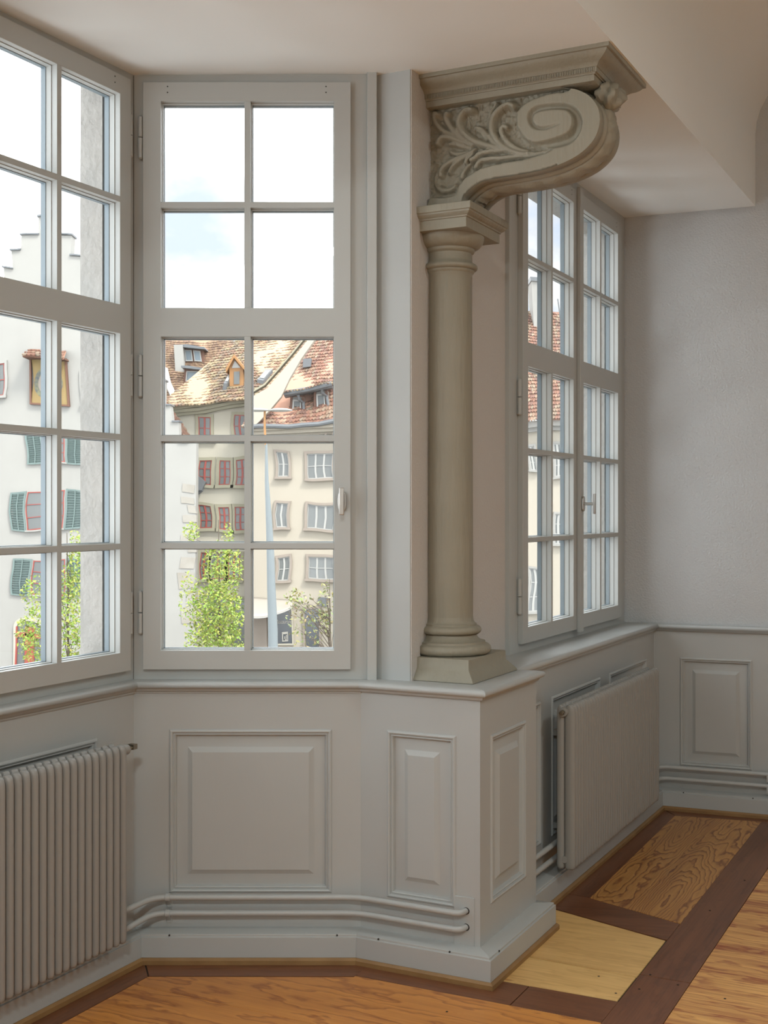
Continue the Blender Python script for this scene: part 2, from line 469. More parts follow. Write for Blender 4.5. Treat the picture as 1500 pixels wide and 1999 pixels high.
# pier top board and deep window sill of the right window
MB().plan([nu(-1.75, 3.30), nu(-1.36, 3.30), nu(-1.36, 3.735), nu(-1.66, 3.735)], 0.800, 0.8358).build('pier_top', M['paint'], walls['pier'], angle=0)
tr = struct('trim_8', tuple(nu(-1.5, 4.6)) + (0.83,))
MB().plan([nu(-1.64, 3.70), nu(-1.430, 3.70), nu(-1.430, 5.566), nu(-1.64, 5.58)], 0.806, 0.8357).build('window_sill', M['paint'], tr, bevel=0.001)
MB().plan([nu(-2.40, 1.05), nu(P_L + .005, 1.05), A1 + Vector((0.006, -0.004)), Vector((A1.x - .01, 3.76)), nu(-2.42, 3.0)], 0.80, 0.8357).build('sill_board', M['paint'], walls['left'], angle=0)
MB().plan([Vector((A1.x, 3.77)), Vector((A1.x + .004, P_C - .005)), Vector((A2.x, P_C - .005)), Vector((A2.x + 0.02, 3.77))], 0.80, 0.8357).build('sill_board', M['paint'], walls['center'], angle=0)

# ------------------------------------------------------------------ windows
ROWS = [(2.287, 2.593), (1.9655, 2.270), (1.5785, 1.8785), (1.252, 1.561), (0.926, 1.235)]
def ring_frame(mb, F, a0, a1, z0, z1, b0, b1, y0, y1, d0, d1):
    mb.box(F, a0, b0, d0, d1, z0, z1); mb.box(F, b1, a1, d0, d1, z0, z1)
    mb.box(F, b0, b1, d0, d1, z0, y0); mb.box(F, b0, b1, d0, d1, y1, z1)
def casement(F, a0, parent, hinge=None, handle=None, batten=False):
    """sash 0.631 wide: two columns of panes, two rows over the transom, three below; d = 0 is the fixed frame"""
    W = 0.631; a1 = a0 + W
    cols = [(a0 + 0.0545, a0 + 0.308), (a0 + 0.3265, a0 + 0.580)]
    zb, zt = 0.868, 2.651
    c = empty('casement', F.p((a0 + a1) / 2, 0, zb), parent)
    L, R = cols[0][0], cols[1][1]
    for (d0, d1, g, m, nm) in [(0.0, 0.020, 0.0, 'window', 'sash_frame'), (-0.019, 0.0, 0.0022, 'window', 'glazing_step'), (-0.036, -0.0192, 0.004, 'spacer', 'outer_frame')]:
        mb = MB()
        e = 0.0 if d1 > 0.01 else 0.012
        mb.cells(F, [a0 + e, L + g, R - g, a1 - e], [zb + e, ROWS[4][0] + g, ROWS[2][1] - g, ROWS[1][0] + g, ROWS[0][1] - g, zt - e], {(1, 1), (1, 3)}, d0, d1)
        mb.build(nm, M[m], c, bevel=0.0012 if d1 > 0.01 else 0.0, angle=0)
    # glazing bars, each its own piece: white bar stepped, blue-grey bar outside
    def bar(b0, b1, z0, z1, vert):
        mb = MB()
        mb.box(F, b0, b1, 0.0, 0.0195, z0, z1)
        g = 0.0022
        if vert: mb.box(F, b0 - g, b1 + g, -0.019, 0.0, z0, z1)
        else: mb.box(F, b0, b1, -0.019, 0.0, z0 - g, z1 + g)
        mb.build('glazing_bar', M['window'], c, angle=0)
        mb = MB(); g = 0.004
        if vert: mb.box(F, b0 - g, b1 + g, -0.036, -0.0192, z0, z1)
        else: mb.box(F, b0, b1, -0.0358, -0.0192, z0 - g, z1 + g)
        mb.build('outer_bar', M['spacer'], c, angle=0)
    m0, m1 = cols[0][1], cols[1][0]
    bar(m0, m1, ROWS[1][0], ROWS[0][1], True); bar(m0, m1, ROWS[4][0], ROWS[2][1], True)
    for zl, zh in [(ROWS[1][1], ROWS[0][0]), (ROWS[3][1], ROWS[2][0]), (ROWS[4][1], ROWS[3][0])]:
        bar(L, m0, zl, zh, False); bar(m1, R, zl, zh, False)
    for zl, zh in ROWS:
        for b0, b1 in cols:
            MB().box(F, b0 + 0.001, b1 - 0.001, -0.0205, -0.0175, zl + 0.001, zh - 0.001).build('pane', M['glass'], c, angle=0)
    if hinge:
        ha = a0 - 0.009 if hinge == 'l' else a1 + 0.009
        for zc in (2.485, 1.76, 1.04):
            mb = MB()
            mb.lathe(F.p(ha, 0.010, 0), [(0.0035, zc - 0.066), (0.0075, zc - 0.062), (0.0075, zc - 0.002), (0.0055, zc - 0.001)], 12)
            mb.lathe(F.p(ha, 0.010, 0), [(0.0055, zc + 0.001), (0.0075, zc + 0.002), (0.0075, zc + 0.062), (0.0035, zc + 0.066)], 12)
            mb.box(F, min(ha, ha + (0.014 if hinge == 'l' else -0.014)), max(ha, ha + (0.014 if hinge == 'l' else -0.014)), -0.002, 0.005, zc - 0.06, zc + 0.06)
            mb.build('hinge', M['window'], c)
    for dx in (0.075, W - 0.075):
        for dz in (0.014, 0.032):
            MB().cyl(F.p(a0 + dx, 0.017, zt - dz), F.p(a0 + dx, 0.0206, zt - dz), 0.0022, 8).build('screw_hole', M['dark'], c)
    db = 0.020
    if batten:
        MB().box(F, a0 - 0.012, a0 + 0.030, 0.020, 0.036, zb - 0.012, zt + 0.012).build('meeting_batten', M['window'], c, bevel=0.0025)
        db = 0.036
    if handle:
        ha = a0 + 0.010 if handle == 'l' else a1 - 0.026
        zc = 1.378
        mb = MB()
        pr = []
        for i in range(16):
            t = 2 * math.pi * i / 16
            pr.append((ha + 0.0135 * math.copysign(abs(math.cos(t)) ** 0.8, math.cos(t)), zc + 0.031 * math.copysign(abs(math.sin(t)) ** 0.6, math.sin(t))))
        mb.prism(F, pr, db, db + 0.009)
        mb.cyl(F.p(ha, db + 0.008, zc), F.p(ha, db + 0.050, zc), 0.0062, 14)
        for sx in (-1, 1):
            mb.box(F, ha - 0.0075, ha + 0.0075, db + 0.046, db + 0.056, zc - 0.041, zc + 0.041)
            break
        mb.build('handle', M['steel'], c, bevel=0.0022)
    return c
def window(nm, F, f0, f1, cas, opening_d, parent_loc, zt=2.72, jamb=None, head=2.665, mg=(0.30, 0.30)):
    wn = struct(nm, parent_loc)
    mb = MB(); e = 0.02
    b0, b1 = cas[0][0] + e, cas[-1][0] + 0.631 - e
    mb.cells(F, [f0, b0, b1, f1], [0.834, 0.868 + e, 2.651 - e, zt], {(1, 1)}, -0.045, 0.0)
    for i in range(len(cas) - 1):
        m = cas[i + 1][0]
        mb.box(F, m - 0.012, m + 0.012, -0.045, -0.002, 0.868 + e, 2.651 - e)
    mb.build('fixed_frame', M['window'], wn, bevel=0.0012)
    for a, h, hd, bt in cas: casement(F, a, wn, h, hd, bt)
    # outer masonry: sides, head and sill of the opening
    j0, j1 = cas[0][0] + 0.030, cas[-1][0] + 0.631 - 0.030
    if jamb: j0, j1 = jamb
    mb = MB(); ring_frame(mb, F, j0 - mg[0], j1 + mg[1], 0.55, 2.95, j0, j1, 0.890, head, -0.046 - opening_d, -0.046)
    mb.build('outer_stone_surround', M['jamb'], wn, angle=0)
    return wn
def portal(F, a0, a1, z0, z1, d, nm):
    l = bpy.data.lights.new(nm, 'AREA'); l.shape = 'RECTANGLE'; l.size = abs(a1 - a0); l.size_y = z1 - z0
    l.energy = 1.0
    l.cycles.is_portal = True
    o = bpy.data.objects.new(nm, l); COL.objects.link(o)
    c = F.p((a0 + a1) / 2, d, (z0 + z1) / 2); o.location = c
    o.rotation_euler = Vector((-F.out.x, -F.out.y, 0)).to_track_quat('Z', 'Y').to_euler()
    o['kind'] = 'helper'
W1, W2, W3 = at_n(-2.381), at_y(3.75), at_n(-1.583)
LB = line_hit(W1.o, U2, Vector((0, 3.75)), Vector((1, 0)))     # frame corner of windows 1 and 2
w1 = window('window_1', W1, 1.02, LB.dot(U2) - 0.001, [(1.067, 'l', None, False), (1.698, None, None, False), (2.329, 'r', None, False)], 0.085, tuple(W1.p(2.6, 0, 0.87)), jamb=(1.10, 2.9075), mg=(0.06, 0.095))
w2 = window('window_2', W2, LB.x + 0.001, -0.0516, [(-0.732, 'l', 'r', False)], 0.07, tuple(W2.p(-0.4, 0, 0.87)), jamb=(-0.692, -0.140), mg=(0.075, 0.16))
w3 = window('window_3', W3, 4.10, 5.565, [(4.183, 'l', None, False), (4.815, 'r', 'l', True)], 0.10, tuple(W3.p(4.8, 0, 0.87)), zt=2.725, head=2.612, jamb=(4.215, 5.405), mg=(0.20, 0.30))
portal(W1, 1.10, 2.92, 0.89, 2.61, -0.15, 'sky_portal')
portal(W2, -0.70, -0.13, 0.89, 2.61, -0.14, 'sky_portal')
portal(W3, 4.21, 5.41, 0.89, 2.61, -0.22, 'sky_portal')
# raised strip at the right end of window 2, and the pilaster board next to the column
cA, cB = LB.dot(U2), LB.x
oc = line_hit(N2 * (-2.381 - 0.125), U2, Vector((0, 3.75 + 0.11)), Vector((1, 0)))
def p2(v): return Vector((v.x, v.y))
MB().plan([LB + Vector((-0.0015, 0.003)), p2(W1.p(cA - 0.07, -0.043, 0)), p2(W1.p(cA - 0.07, -0.120, 0)), oc, p2(W2.p(cB + 0.07, -0.105, 0)), p2(W2.p(cB + 0.07, -0.043, 0))], 0.80, 2.72).build('corner_mullion', M['jamb'], walls['center'], angle=0)
t9 = struct('trim_9', (-0.03, 3.74, 0.83))
MB().box(W2, -0.0516, -0.0215, -0.03, 0.015, 0.834, 2.72).build('window_end_strip', M['window'], t9, bevel=0.002)
t10 = struct('trim_10', tuple(nu(-1.66, 3.35)) + (0.83,))
PB = at_u(3.344)
MB().box(PB, -1.735, -1.6105, -0.066, 0.0, 0.834, 2.72).build('pilaster_board', M['paint'], t10, bevel=0.0015)
MB().box(PB, -1.6105, -1.6075, -0.062, -0.003, 0.834, 2.72).build('pilaster_edge', M['niche'], t10)

# ------------------------------------------------------------------ masonry shell
def shell(nm): return struct(nm)
wl = walls['left']
MB().box(FL, 1.02, 3.02, -0.15, -0.03, -0.05, 0.80).build('wall_core', M['jamb'], wl, angle=0)
MB().box(W1, 1.02, 3.02, -0.13, -0.045, 2.665, 3.3).build('wall_head', M['jamb'], wl, angle=0)
MB().box(W1, 2.945, 3.00, -0.125, -0.05, 0.8, 3.2).build('corner_post', M['jamb'], wl, angle=0)
wc = walls['center']
MB().box(FC, A1.x - 0.02, 0.05, -0.15, -0.04, -0.05, 0.80).build('wall_core', M['jamb'], wc, angle=0)
MB().box(W2, A1.x - 0.02, 0.10, -0.116, -0.045, 2.665, 3.3).build('wall_head', M['jamb'], wc, angle=0)
MB().box(W2, A1.x - 0.02, A1.x + 0.03, -0.11, -0.05, 0.8, 3.2).build('corner_post', M['jamb'], wc, angle=0)
MB().box(W2, -0.11, 0.05, -0.30, -0.05, 0.8, 3.2).build('corner_post', M['jamb'], wc, angle=0)
# pier masonry and the plaster wall behind the column
wp = walls['pier']
MB().plan([nu(-1.76, 3.415), nu(-1.613, 3.415), nu(-1.613, 4.09), nu(-1.98, 4.09), Vector((-0.03, 4.0))], 0.0, 3.2).build('plaster_wall', M['niche'], wp, angle=0)
MB().plan([nu(-1.60, 3.31), nu(-1.39, 3.31), nu(-1.39, 3.70), nu(-1.60, 3.70)], 0.0, 0.80).build('pier_core', M['jamb'], wp, angle=0)
wr = walls['right']
MB().box(at_n(-1.60), 3.80, 4.12, -0.40, 0.0, 0.80, 3.2).build('plaster_wall', M['niche'], wr, angle=0)
MB().box(FR, 3.60, 5.95, -0.45, -0.03, -0.05, 0.80).build('wall_core', M['jamb'], wr, angle=0)
MB().box(at_n(-1.60), 3.80, 5.95, -0.125, -0.03, 2.62, 3.3).build('wall_head', M['jamb'], wr, angle=0)
MB().box(at_n(-1.60), 5.555, 5.95, -0.125, -0.03, 0.8, 3.3).build('wall_end_piece', M['jamb'], wr, angle=0)
we = walls['end']
MB().box(END, -0.165, 4.6, -0.30, -0.016, 0.80, 3.6).build('plaster_wall', M['plaster'], we, angle=0)
MB().box(END, -0.165, 4.6, -0.30, -0.030, -0.05, 0.80).build('wall_core', M['jamb'], we, angle=0)
MB().box(END, 1.10, 4.45, -0.03, 0.0, 0, 0.806).build('panel_frame', M['paint'], we, angle=0)
# mesh edge of the plaster under the ceiling
mb = MB()
for i in range(60):
    a = -0.04 + i * 0.0104
    mb.box(END, a, a + 0.003, -0.017, -0.0148, 2.688, 2.704)
mb.box(END, -0.05, 0.60, -0.017, -0.0150, 2.687, 2.6885)
tag(mb.build('plaster_mesh_edge', M['plaster'], we, angle=0), kind='stuff')

# ceiling: window bay soffit, lintel face, room ceiling
ce = struct('ceiling', tuple(nu(-1.5, 3.5)) + (CEIL,))
def cz(u): return CEIL + 0.010 * (u - 3.4)
mb = MB()
def soffit(pts):
    n = len(pts)
    vs = [nu(*p).to_3d() + Vector((0, 0, cz(p[1]))) for p in pts] + [nu(*p).to_3d() + Vector((0, 0, 3.4)) for p in pts]
    mb.add(vs, [list(range(n)), [n + i for i in range(n)][::-1]] + [[i, (i + 1) % n, n + (i + 1) % n, n + i] for i in range(n)])
cov = [(-1.70, None), (-1.005, None), (-1.005, 3.02)] + [(-1.005 + 0.30 * (1 - math.cos(t * math.pi / 16)), 3.02 + 0.30 * math.sin(t * math.pi / 16)) for t in range(1, 9)] + [(-0.70, 3.6), (-1.70, 3.6)]
mb.rings([[nu(n, u).to_3d() + Vector((0, 0, cz(u) if z is None else z)) for n, z in cov] for u in (-3.2, 1.0, 3.4, 6.2)])
soffit([(-2.45, 0.98), (-1.70, 0.58), (-1.70, 3.42), (-2.45, 3.04)])
mb.build('bay_soffit', M['ceiling'], ce, angle=20)
MB().box(at_n(-0.72), -3.2, 6.5, 0.0, 4.9, 3.32, 3.6).build('room_ceiling', M['ceiling'], ce, angle=0)

# unseen rest of the room: mirrored bay side, front wall with a second window, back and near walls
wnr = struct('wall_near', tuple(nu(-1.5, 0.5)) + (0,))
B1 = nu(-2.381, 1.03)
MD = Vector((-1, 0)); MD = U2 * (2 * MD.dot(U2) * -1) + MD       # direction of the mirrored bay side
MD = Vector((1, 0)) - 2 * U2 * Vector((1, 0)).dot(U2)
W4 = Frame(B1, MD, Vector((0, -1)) - 2 * U2 * Vector((0, -1)).dot(U2))
mb = MB()
ring_frame(mb, W4, -0.1, 0.82, -0.05, 3.3, 0.05, 0.77, 0.88, 2.66, -0.25, 0.0)
mb.build('bay_side', M['window'], wnr, angle=0)
portal(W4, 0.05, 0.77, 0.88, 2.66, -0.2, 'sky_portal')
E1 = W4.p(0.78, 0, 0).to_2d()
nE, uE = E1.dot(N2), E1.dot(U2)
MB().plan([nu(nE - .2, uE), nu(-1.36, uE - 0.02), nu(-1.36, uE - 0.50), nu(-1.60, uE - 0.50), nu(-2.0, uE - 0.5)], -0.05, 0.83).build('pier_block', M['paint'], wnr, angle=0)
MB().plan([nu(nE - .2, uE), nu(-1.60, uE), nu(-1.60, uE - 0.60), nu(-2.0, uE - 0.6)], 0.83, 3.3).build('pier_wall', M['niche'], wnr, angle=0)
W5 = at_n(-1.60)
mb = MB(); ring_frame(mb, W5, -3.2, uE - 0.4, -0.05, 3.3, -1.75, -0.25, 0.88, 2.62, -0.25, 0.0)
mb.build('front_wall', M['niche'], wnr, angle=0)
portal(W5, -1.75, -0.25, 0.88, 2.62, -0.2, 'sky_portal')
wb = struct('wall_back', tuple(nu(3.2, 0)) + (0,))
MB().box(at_n(3.6), -3.2, 6.8, -0.2, 0.0, -0.05, 3.6).build('plaster_wall', M['plaster'], wb, angle=0)
MB().box(at_u(-3.1), -2.0, 3.8, -0.0, 0.2, -0.05, 3.6).build('plaster_wall', M['plaster'], wb, angle=0)

# two made-up fill lamps out of view, added to brighten the room
for i, (n, u) in enumerate([(1.5, 2.6), (0.5, -1.4)]):
    lp = thing('fill_lamp', 'round white fill lamp added out of view, %s the window bay, in the middle of the room' % ('level with' if i == 0 else 'further away from'), 'lamp', tuple(nu(n, u)) + (3.32,))
    c = nu(n, u)
    MB().lathe((c.x, c.y), [(0.05, 3.32), (0.26, 3.32), (0.28, 3.30), (0.28, 3.26), (0.25, 3.255), (0.25, 3.27), (0.05, 3.27)], 32).build('fill_lamp_shade', M['window'], lp)
    l = bpy.data.lights.new('fill_light', 'AREA'); l.shape = 'DISK'; l.size = 0.48; l.energy = FILL_W * (0.36, 1.35)[i]; l.color = (0.93, 1.0, 0.99)
    o = bpy.data.objects.new('fill_light', l); o.location = (c.x, c.y, 3.25); COL.objects.link(o)

# ------------------------------------------------------------------ floor: planks in dark strips
fl = struct('floor', tuple(nu(-1.2, 3.5)) + (0,))
MB().plan([nu(-2.9, -3.2), nu(3.7, -3.2), nu(3.7, 6.2), nu(-2.9, 6.2)], -0.12, -0.004).build('subfloor', M['dark'], fl, angle=0)
ANG_U, ANG_N = math.atan2(C_, S_), math.atan2(-S_, C_)
def plank(pts, m, along):
    """pts are (n,u) corners in order; the mesh sits in its own axes so the grain runs along local x"""
    ps = [nu(*p) for p in pts]
    c = sum(ps, Vector((0, 0))) / len(ps)
    ang = ANG_U if along == 'u' else ANG_N if along == 'n' else along
    R = Matrix.Rotation(-ang, 2)
    loc = [R @ (p - c) for p in ps]
    mb = MB(); n = len(loc)
    g = 0.0055 if m is M['pine_pale'] else 0.0016
    def ins(k, q):
        v = Vector((loc[k].x, loc[k].y)); l = v.length
        return v * (1 - q / l)
    top = [ins(k, g + 0.001) for k in range(n)]; mid = [ins(k, g) for k in range(n)]
    zt = rnd.uniform(-0.0006, 0.0)
    rr = [[Vector((p.x, p.y, -0.012)) for p in mid], [Vector((p.x, p.y, zt - 0.0008)) for p in mid], [Vector((p.x, p.y, zt)) for p in top]]
    mb.rings(rr)
    o = mb.build('plank', m, None, angle=0, local=True)
    o.parent = fl; o.location = Vector((c.x, c.y, 0)) - ORG[fl.name]; o.rotation_euler.z = ang
    return o
W_ = M['walnut']
def c_n(n, Y): return (n, (Y + S_ * n) / C_)           # point of the frontal line Y = const at n
LS0, LS1 = -0.957, -0.812
# dark borders
plank([(-2.32, 0.9), (-2.226, 0.9), c_n(-2.226, 3.566), c_n(-2.32, 3.698)], W_, 'u')
plank([c_n(-2.32, 3.70), c_n(-2.226, 3.568), c_n(-1.692, 3.568), c_n(-1.66, 3.70)], W_, 0.0)
plank([(-1.70, 3.26), (-1.692, 3.146), (-1.215, 3.146), (-1.215, 3.26)], W_, 'n')
plank([(-1.215, 3.302), (-1.215, 3.148), (LS0, 3.154), (LS0, 3.308)], W_, 'n')
plank([(-1.215, 3.30), (-1.34, 3.30), (-1.34, 3.20), (-1.215, 3.20)], W_, 'n')
plank([(LS0, -0.6), (LS1, -0.6), (LS1, 3.53), (LS0, 3.53)], W_, 'u')
plank([(LS0, 3.53), (LS1, 3.53), (LS1, 5.52), (LS0, 5.50)], W_, 'u')
plank([(-1.40, 3.99), (LS0, 3.849), (LS0, 4.020), (-1.302, 4.146), (-1.40, 4.16)], W_, ANG_N + 0.33)
plank([(-1.40, 4.16), (-1.302, 4.146), (-1.318, 5.440), (-1.42, 5.56)], W_, 'u')
plank([(-1.42, 5.57), (-1.318, 5.440), (LS0, 5.503), (LS1, 5.52), (LS1, 5.62)], W_, ANG_N)
plank([(LS1, 5.53), (0.4, 5.62), (0.4, 5.76), (LS1, 5.64)], W_, ANG_N)
# bay field, boards run towards the room
us = [0.9, 1.32, 1.78, 2.20, 2.56, 2.80, 3.146]
for a, b in zip(us[:-1], us[1:]):
    n0 = -2.226
    if b > 2.86:
        plank([c_n(n0, 3.562), (n0, a), (LS0, a), (LS0, 3.150), (-1.692, 3.146), c_n(-1.692, 3.562)], M['pine_orange'], 'n')
    else:
        plank([(n0, a), (LS0, a), (LS0, b), (n0, b)], M['pine_orange'], 'n')
# pale repair boards beside the pier
plank([(-1.34, 3.302), (LS0, 3.309), (LS0, 3.504), (-1.34, 3.516)], M['pine_pale'], ANG_N)
plank([(-1.34, 3.516), (LS0, 3.504), (LS0, 3.845), (-1.40, 3.985)], M['pine_pale'], ANG_N + 0.06)
# two figured boards under the right window
plank([(-1.302, 4.147), (-1.135, 4.085), (-1.145, 5.470), (-1.318, 5.440)], M['pine_figure'], 'u')
plank([(-1.135, 4.085), (LS0, 4.022), (LS0, 5.500), (-1.145, 5.470)], M['pine_figure'], 'u')
# room field on the right
us = [-0.6, 0.1, 0.9, 1.6, 2.1, 2.55, 2.86, 3.12, 3.30, 3.52, 3.80, 4.02, 4.30, 4.62, 4.95, 5.30, 5.58]
for a, b in zip(us[:-1], us[1:]):
    plank([(LS1, a), (1.6, a), (1.6, b), (LS1, b)], M['pine_striped'], 'n')
mb = MB(); mb.plan([nu(1.6, -3.1), nu(3.6, -3.1), nu(3.6, 5.7), nu(1.6, 5.7)], -0.012, 0.0)
mb.plan([nu(-1.6, -3.1), nu(1.6, -3.1), nu(1.6, -0.6), nu(-1.6, -0.6)], -0.012, 0.0); mb.plan([nu(-1.6, -0.6), nu(LS0, -0.6), nu(LS0, 0.9), nu(-1.6, 0.9)], -0.012, 0.0)
mb.build('far_boards', M['pine_striped'], fl, angle=0)
for n, u in [(-1.35, 3.03), (-1.46, 2.86), (-1.55, 2.72), (-1.02, 3.02), (-0.93, 3.54), (-0.84, 3.50), (-0.93, 3.42), (-0.90, 4.2), (-0.86, 4.6), (-0.70, 3.46), (-0.55, 3.7), (-1.06, 3.46), (-0.98, 3.36), (-0.60, 3.2)]:
    c = nu(n, u); MB().lathe((c.x, c.y), [(0.0035, -0.003), (0.0035, 0.0006), (0.001, 0.0009)], 8).build('nail_head', M['dark'], fl)
# ------------------------------------------------------------------ stone column on the pier
CN, CU = -1.565, 3.533
cc = nu(CN, CU)
col = thing('stone_column', 'round greenish-grey painted stone column standing on the panelled pier', 'column', (cc.x, cc.y, 0.836))
def square(n0, n1, u0, u1, z): return [nu(n0, u0).to_3d() + Vector((0, 0, z)), nu(n1, u0).to_3d() + Vector((0, 0, z)), nu(n1, u1).to_3d() + Vector((0, 0, z)), nu(n0, u1).to_3d() + Vector((0, 0, z))]
mb = MB(); NB = -1.6128
mb.rings([square(NB, -1.412, 3.358, 3.728, 0.8362), square(NB, -1.413, 3.359, 3.727, 0.842), square(NB, -1.434, 3.381, 3.70, 0.869), square(NB, -1.437, 3.384, 3.692, 0.874), square(NB, -1.438, 3.386, 3.690, 0.904)])
mb.build('plinth', M['stone'], col, bevel=0.002)
mb = MB()
def arc(r, z, h, n=7):       # torus half round
    return [(r + h * math.sin(math.pi * i / (n - 1)), z + h * 0.9 * (1 - math.cos(math.pi * i / (n - 1)))) for i in range(n)]
prof = [(0.10, 0.903)] + arc(0.1125, 0.904, 0.0185) + [(0.112, 0.939), (0.112, 0.944), (0.100, 0.946), (0.092, 0.952), (0.0865, 0.959), (0.086, 0.965), (0.091, 0.966)] + arc(0.0865, 0.9665, 0.014) + \
       [(0.085, 0.993), (0.085, 0.998), (0.080, 1.0), (0.0755, 1.008), (0.0740, 1.02), (0.06, 1.021)]
mb.lathe(cc, prof, 64); mb.build('base', M['stone'], col, angle=40)
mb = MB(); mb.lathe(cc, [(0.0738, 1.015), (0.0738, 1.20), (0.0730, 1.55), (0.0708, 1.90), (0.0690, 2.07), (0.0695, 2.083), (0.074, 2.092), (0.074, 2.0925)], 64)
mb.build('shaft', M['stone'], col, angle=40)
mb = MB()
prof = [(0.072, 2.089), (0.076, 2.0925), (0.0785, 2.098)] + arc(0.0780, 2.1000, 0.0105) + [(0.077, 2.121), (0.0725, 2.125), (0.0695, 2.131), (0.0695, 2.152), (0.0725, 2.154), (0.0775, 2.157), (0.0790, 2.160), (0.0790, 2.166),
        (0.0860, 2.168), (0.0945, 2.173), (0.1020, 2.181), (0.1065, 2.190), (0.1085, 2.198), (0.109, 2.2045), (0.05, 2.2045)]
mb.lathe(cc, prof, 64); mb.build('capital', M['stone'], col, angle=40)
mb = MB()
ab = [(0.000, 2.204), (0.000, 2.2345), (0.004, 2.235), (0.0045, 2.2395), (0.010, 2.2425), (0.0165, 2.2485), (0.018, 2.2535), (0.0215, 2.254), (0.0225, 2.274), (0.022, 2.2755)]
mb.rings([square(NB, -1.4525 + o, 3.403 - o, 3.6745 + o, z) for o, z in ab]); mb.build('abacus', M['stone'], col, bevel=0.0012, angle=30)

# ------------------------------------------------------------------ carved console under the beam
KF, KB = 3.465, 3.668
ZT_ = 2.604
def px_nz(px, py, u=KF):
    r = (px - 750) / 2400
    n = u * (C_ * r - S_) / (C_ + S_ * r)
    return n, 1.35 + (997 - py) * (-S_ * n + C_ * u) / 2400
con = thing('carved_console', 'scrolled stone console with acanthus relief carrying the cornice above the column', 'console', tuple(nu(-1.608, 3.56)) + (2.2757,))
low_px = [(903, 394), (904, 386), (909, 379), (915, 372.5), (927, 363), (946.7, 353), (980, 346.5), (1020, 340), (1052, 333.5), (1080, 325.5), (1108, 314), (1132, 300), (1150, 284), (1162, 268), (1169, 250), (1171.6, 232)]
top_px = [(1171.6, 232), (1169, 214), (1160, 197.5), (1146, 184), (1126, 175), (1106, 171.5)]
def smooth(pts, k=4):
    out = []
    P = [pts[0]] + list(pts) + [pts[-1]]
    for i in range(1, len(P) - 2):
        for j in range(k):
            t = j / k
            a, b, c, d = [np.array(P[i + q], float) for q in (-1, 0, 1, 2)]
            out.append(tuple(0.5 * ((2 * b) + (c - a) * t + (2 * a - 5 * b + 4 * c - d) * t * t + (3 * b - a - 3 * c + d) * t ** 3)))
    out.append(tuple(pts[-1])); return out
low = smooth([px_nz(*p) for p in low_px]); low[0] = (low[0][0], 2.2758)
top = smooth([px_nz(*p) for p in top_px] + [(px_nz(1086, 170)[0], ZT_)])
ZT = 2.604
def interp_n(poly, n):
    xs = [p[0] for p in poly]; ys = [p[1] for p in poly]
    if xs[0] > xs[-1]: xs, ys = xs[::-1], ys[::-1]
    return np.interp(n, xs, ys)
nmax = low[-1][0]
NROW = 132
tt = np.linspace(0, 1, 200)
ncols = np.concatenate([-1.62 + (nmax + 1.62) * (0.55 * tt + 0.45 * np.sin(tt * math.pi / 2)), [p[0] for p in low], [p[0] for p in top]])
ncols = np.sort(ncols); ncols = ncols[np.concatenate([[True], np.diff(ncols) > 2e-4])]
NCOL = len(ncols)
lowm = np.maximum.accumulate(np.array([p[0] for p in low]) + np.arange(len(low)) * 1e-7)
zl = np.where(ncols < low[0][0], 2.2758, np.interp(ncols, lowm, [p[1] for p in low]))
topn = [p[0] for p in top][::-1]; topz = [p[1] for p in top][::-1]
zh = np.where(ncols < topn[0], ZT, np.minimum(ZT, np.interp(ncols, topn, topz)))
zh = np.maximum(zh, zl)
vv = np.linspace(2.2758, ZT, NROW)
GN = np.repeat(ncols[:, None], NROW, 1); GZ = np.clip(np.repeat(vv[None, :], NCOL, 0), zl[:, None], zh[:, None])
def seg_dist(poly, w=None):
    """distance to a polyline, running parameter 0..1 and side"""
    best = np.full(GN.shape, 9.0); par = np.zeros(GN.shape); sd = np.zeros(GN.shape)
    L = [0.0]
    for a, b in zip(poly[:-1], poly[1:]): L.append(L[-1] + math.hypot(b[0] - a[0], b[1] - a[1]))
    for i, (a, b) in enumerate(zip(poly[:-1], poly[1:])):
        dx, dz = b[0] - a[0], b[1] - a[1]; l2 = dx * dx + dz * dz + 1e-12
        t = np.clip(((GN - a[0]) * dx + (GZ - a[1]) * dz) / l2, 0, 1)
        ex, ez = GN - a[0] - t * dx, GZ - a[1] - t * dz
        d = np.hypot(ex, ez); m = d < best
        best[m] = d[m]; par[m] = (L[i] + t[m] * (L[i + 1] - L[i])) / L[-1]; sd[m] = np.sign(dx * ez - dz * ex)[m]
    return best, par, sd
def inside(poly):
    r = np.zeros(GN.shape, bool); n = len(poly)
    for i in range(n):
        (x0, y0), (x1, y1) = poly[i], poly[(i + 1) % n]
        c = ((y0 > GZ) != (y1 > GZ)) & (GN < (x1 - x0) * (GZ - y0) / (y1 - y0 + 1e-12) + x0)
        r ^= c
    return r
def blur(a, k):
    for _ in range(k):
        b = a.copy()
        b[1:-1, 1:-1] = (a[1:-1, 1:-1] * 2 + a[:-2, 1:-1] + a[2:, 1:-1] + a[1:-1, :-2] + a[1:-1, 2:]) / 6
        a = b
    return a
band_px = [(836, 384), (870, 384), (886.7, 379), (891, 364), (908, 345), (936.7, 327), (966.7, 318.5), (1013, 311), (1040, 304.5), (1063, 297), (1082, 288), (1092, 280)]
vol_px = [(1100, 177.5), (1080, 179.5), (1060, 184), (1030, 196), (1013, 210), (1006, 230), (1010, 250), (1020, 266), (1034, 277), (1054, 284), (1080, 290), (1110, 290)]
low_poly = [px_nz(*p) for p in band_px]
mask = inside(low_poly + [px_nz(1110, 290)] + [(p[0], p[1]) for p in low[::-1] if p[0] < px_nz(1110, 300)[0]] + [(-1.63, 2.27)])
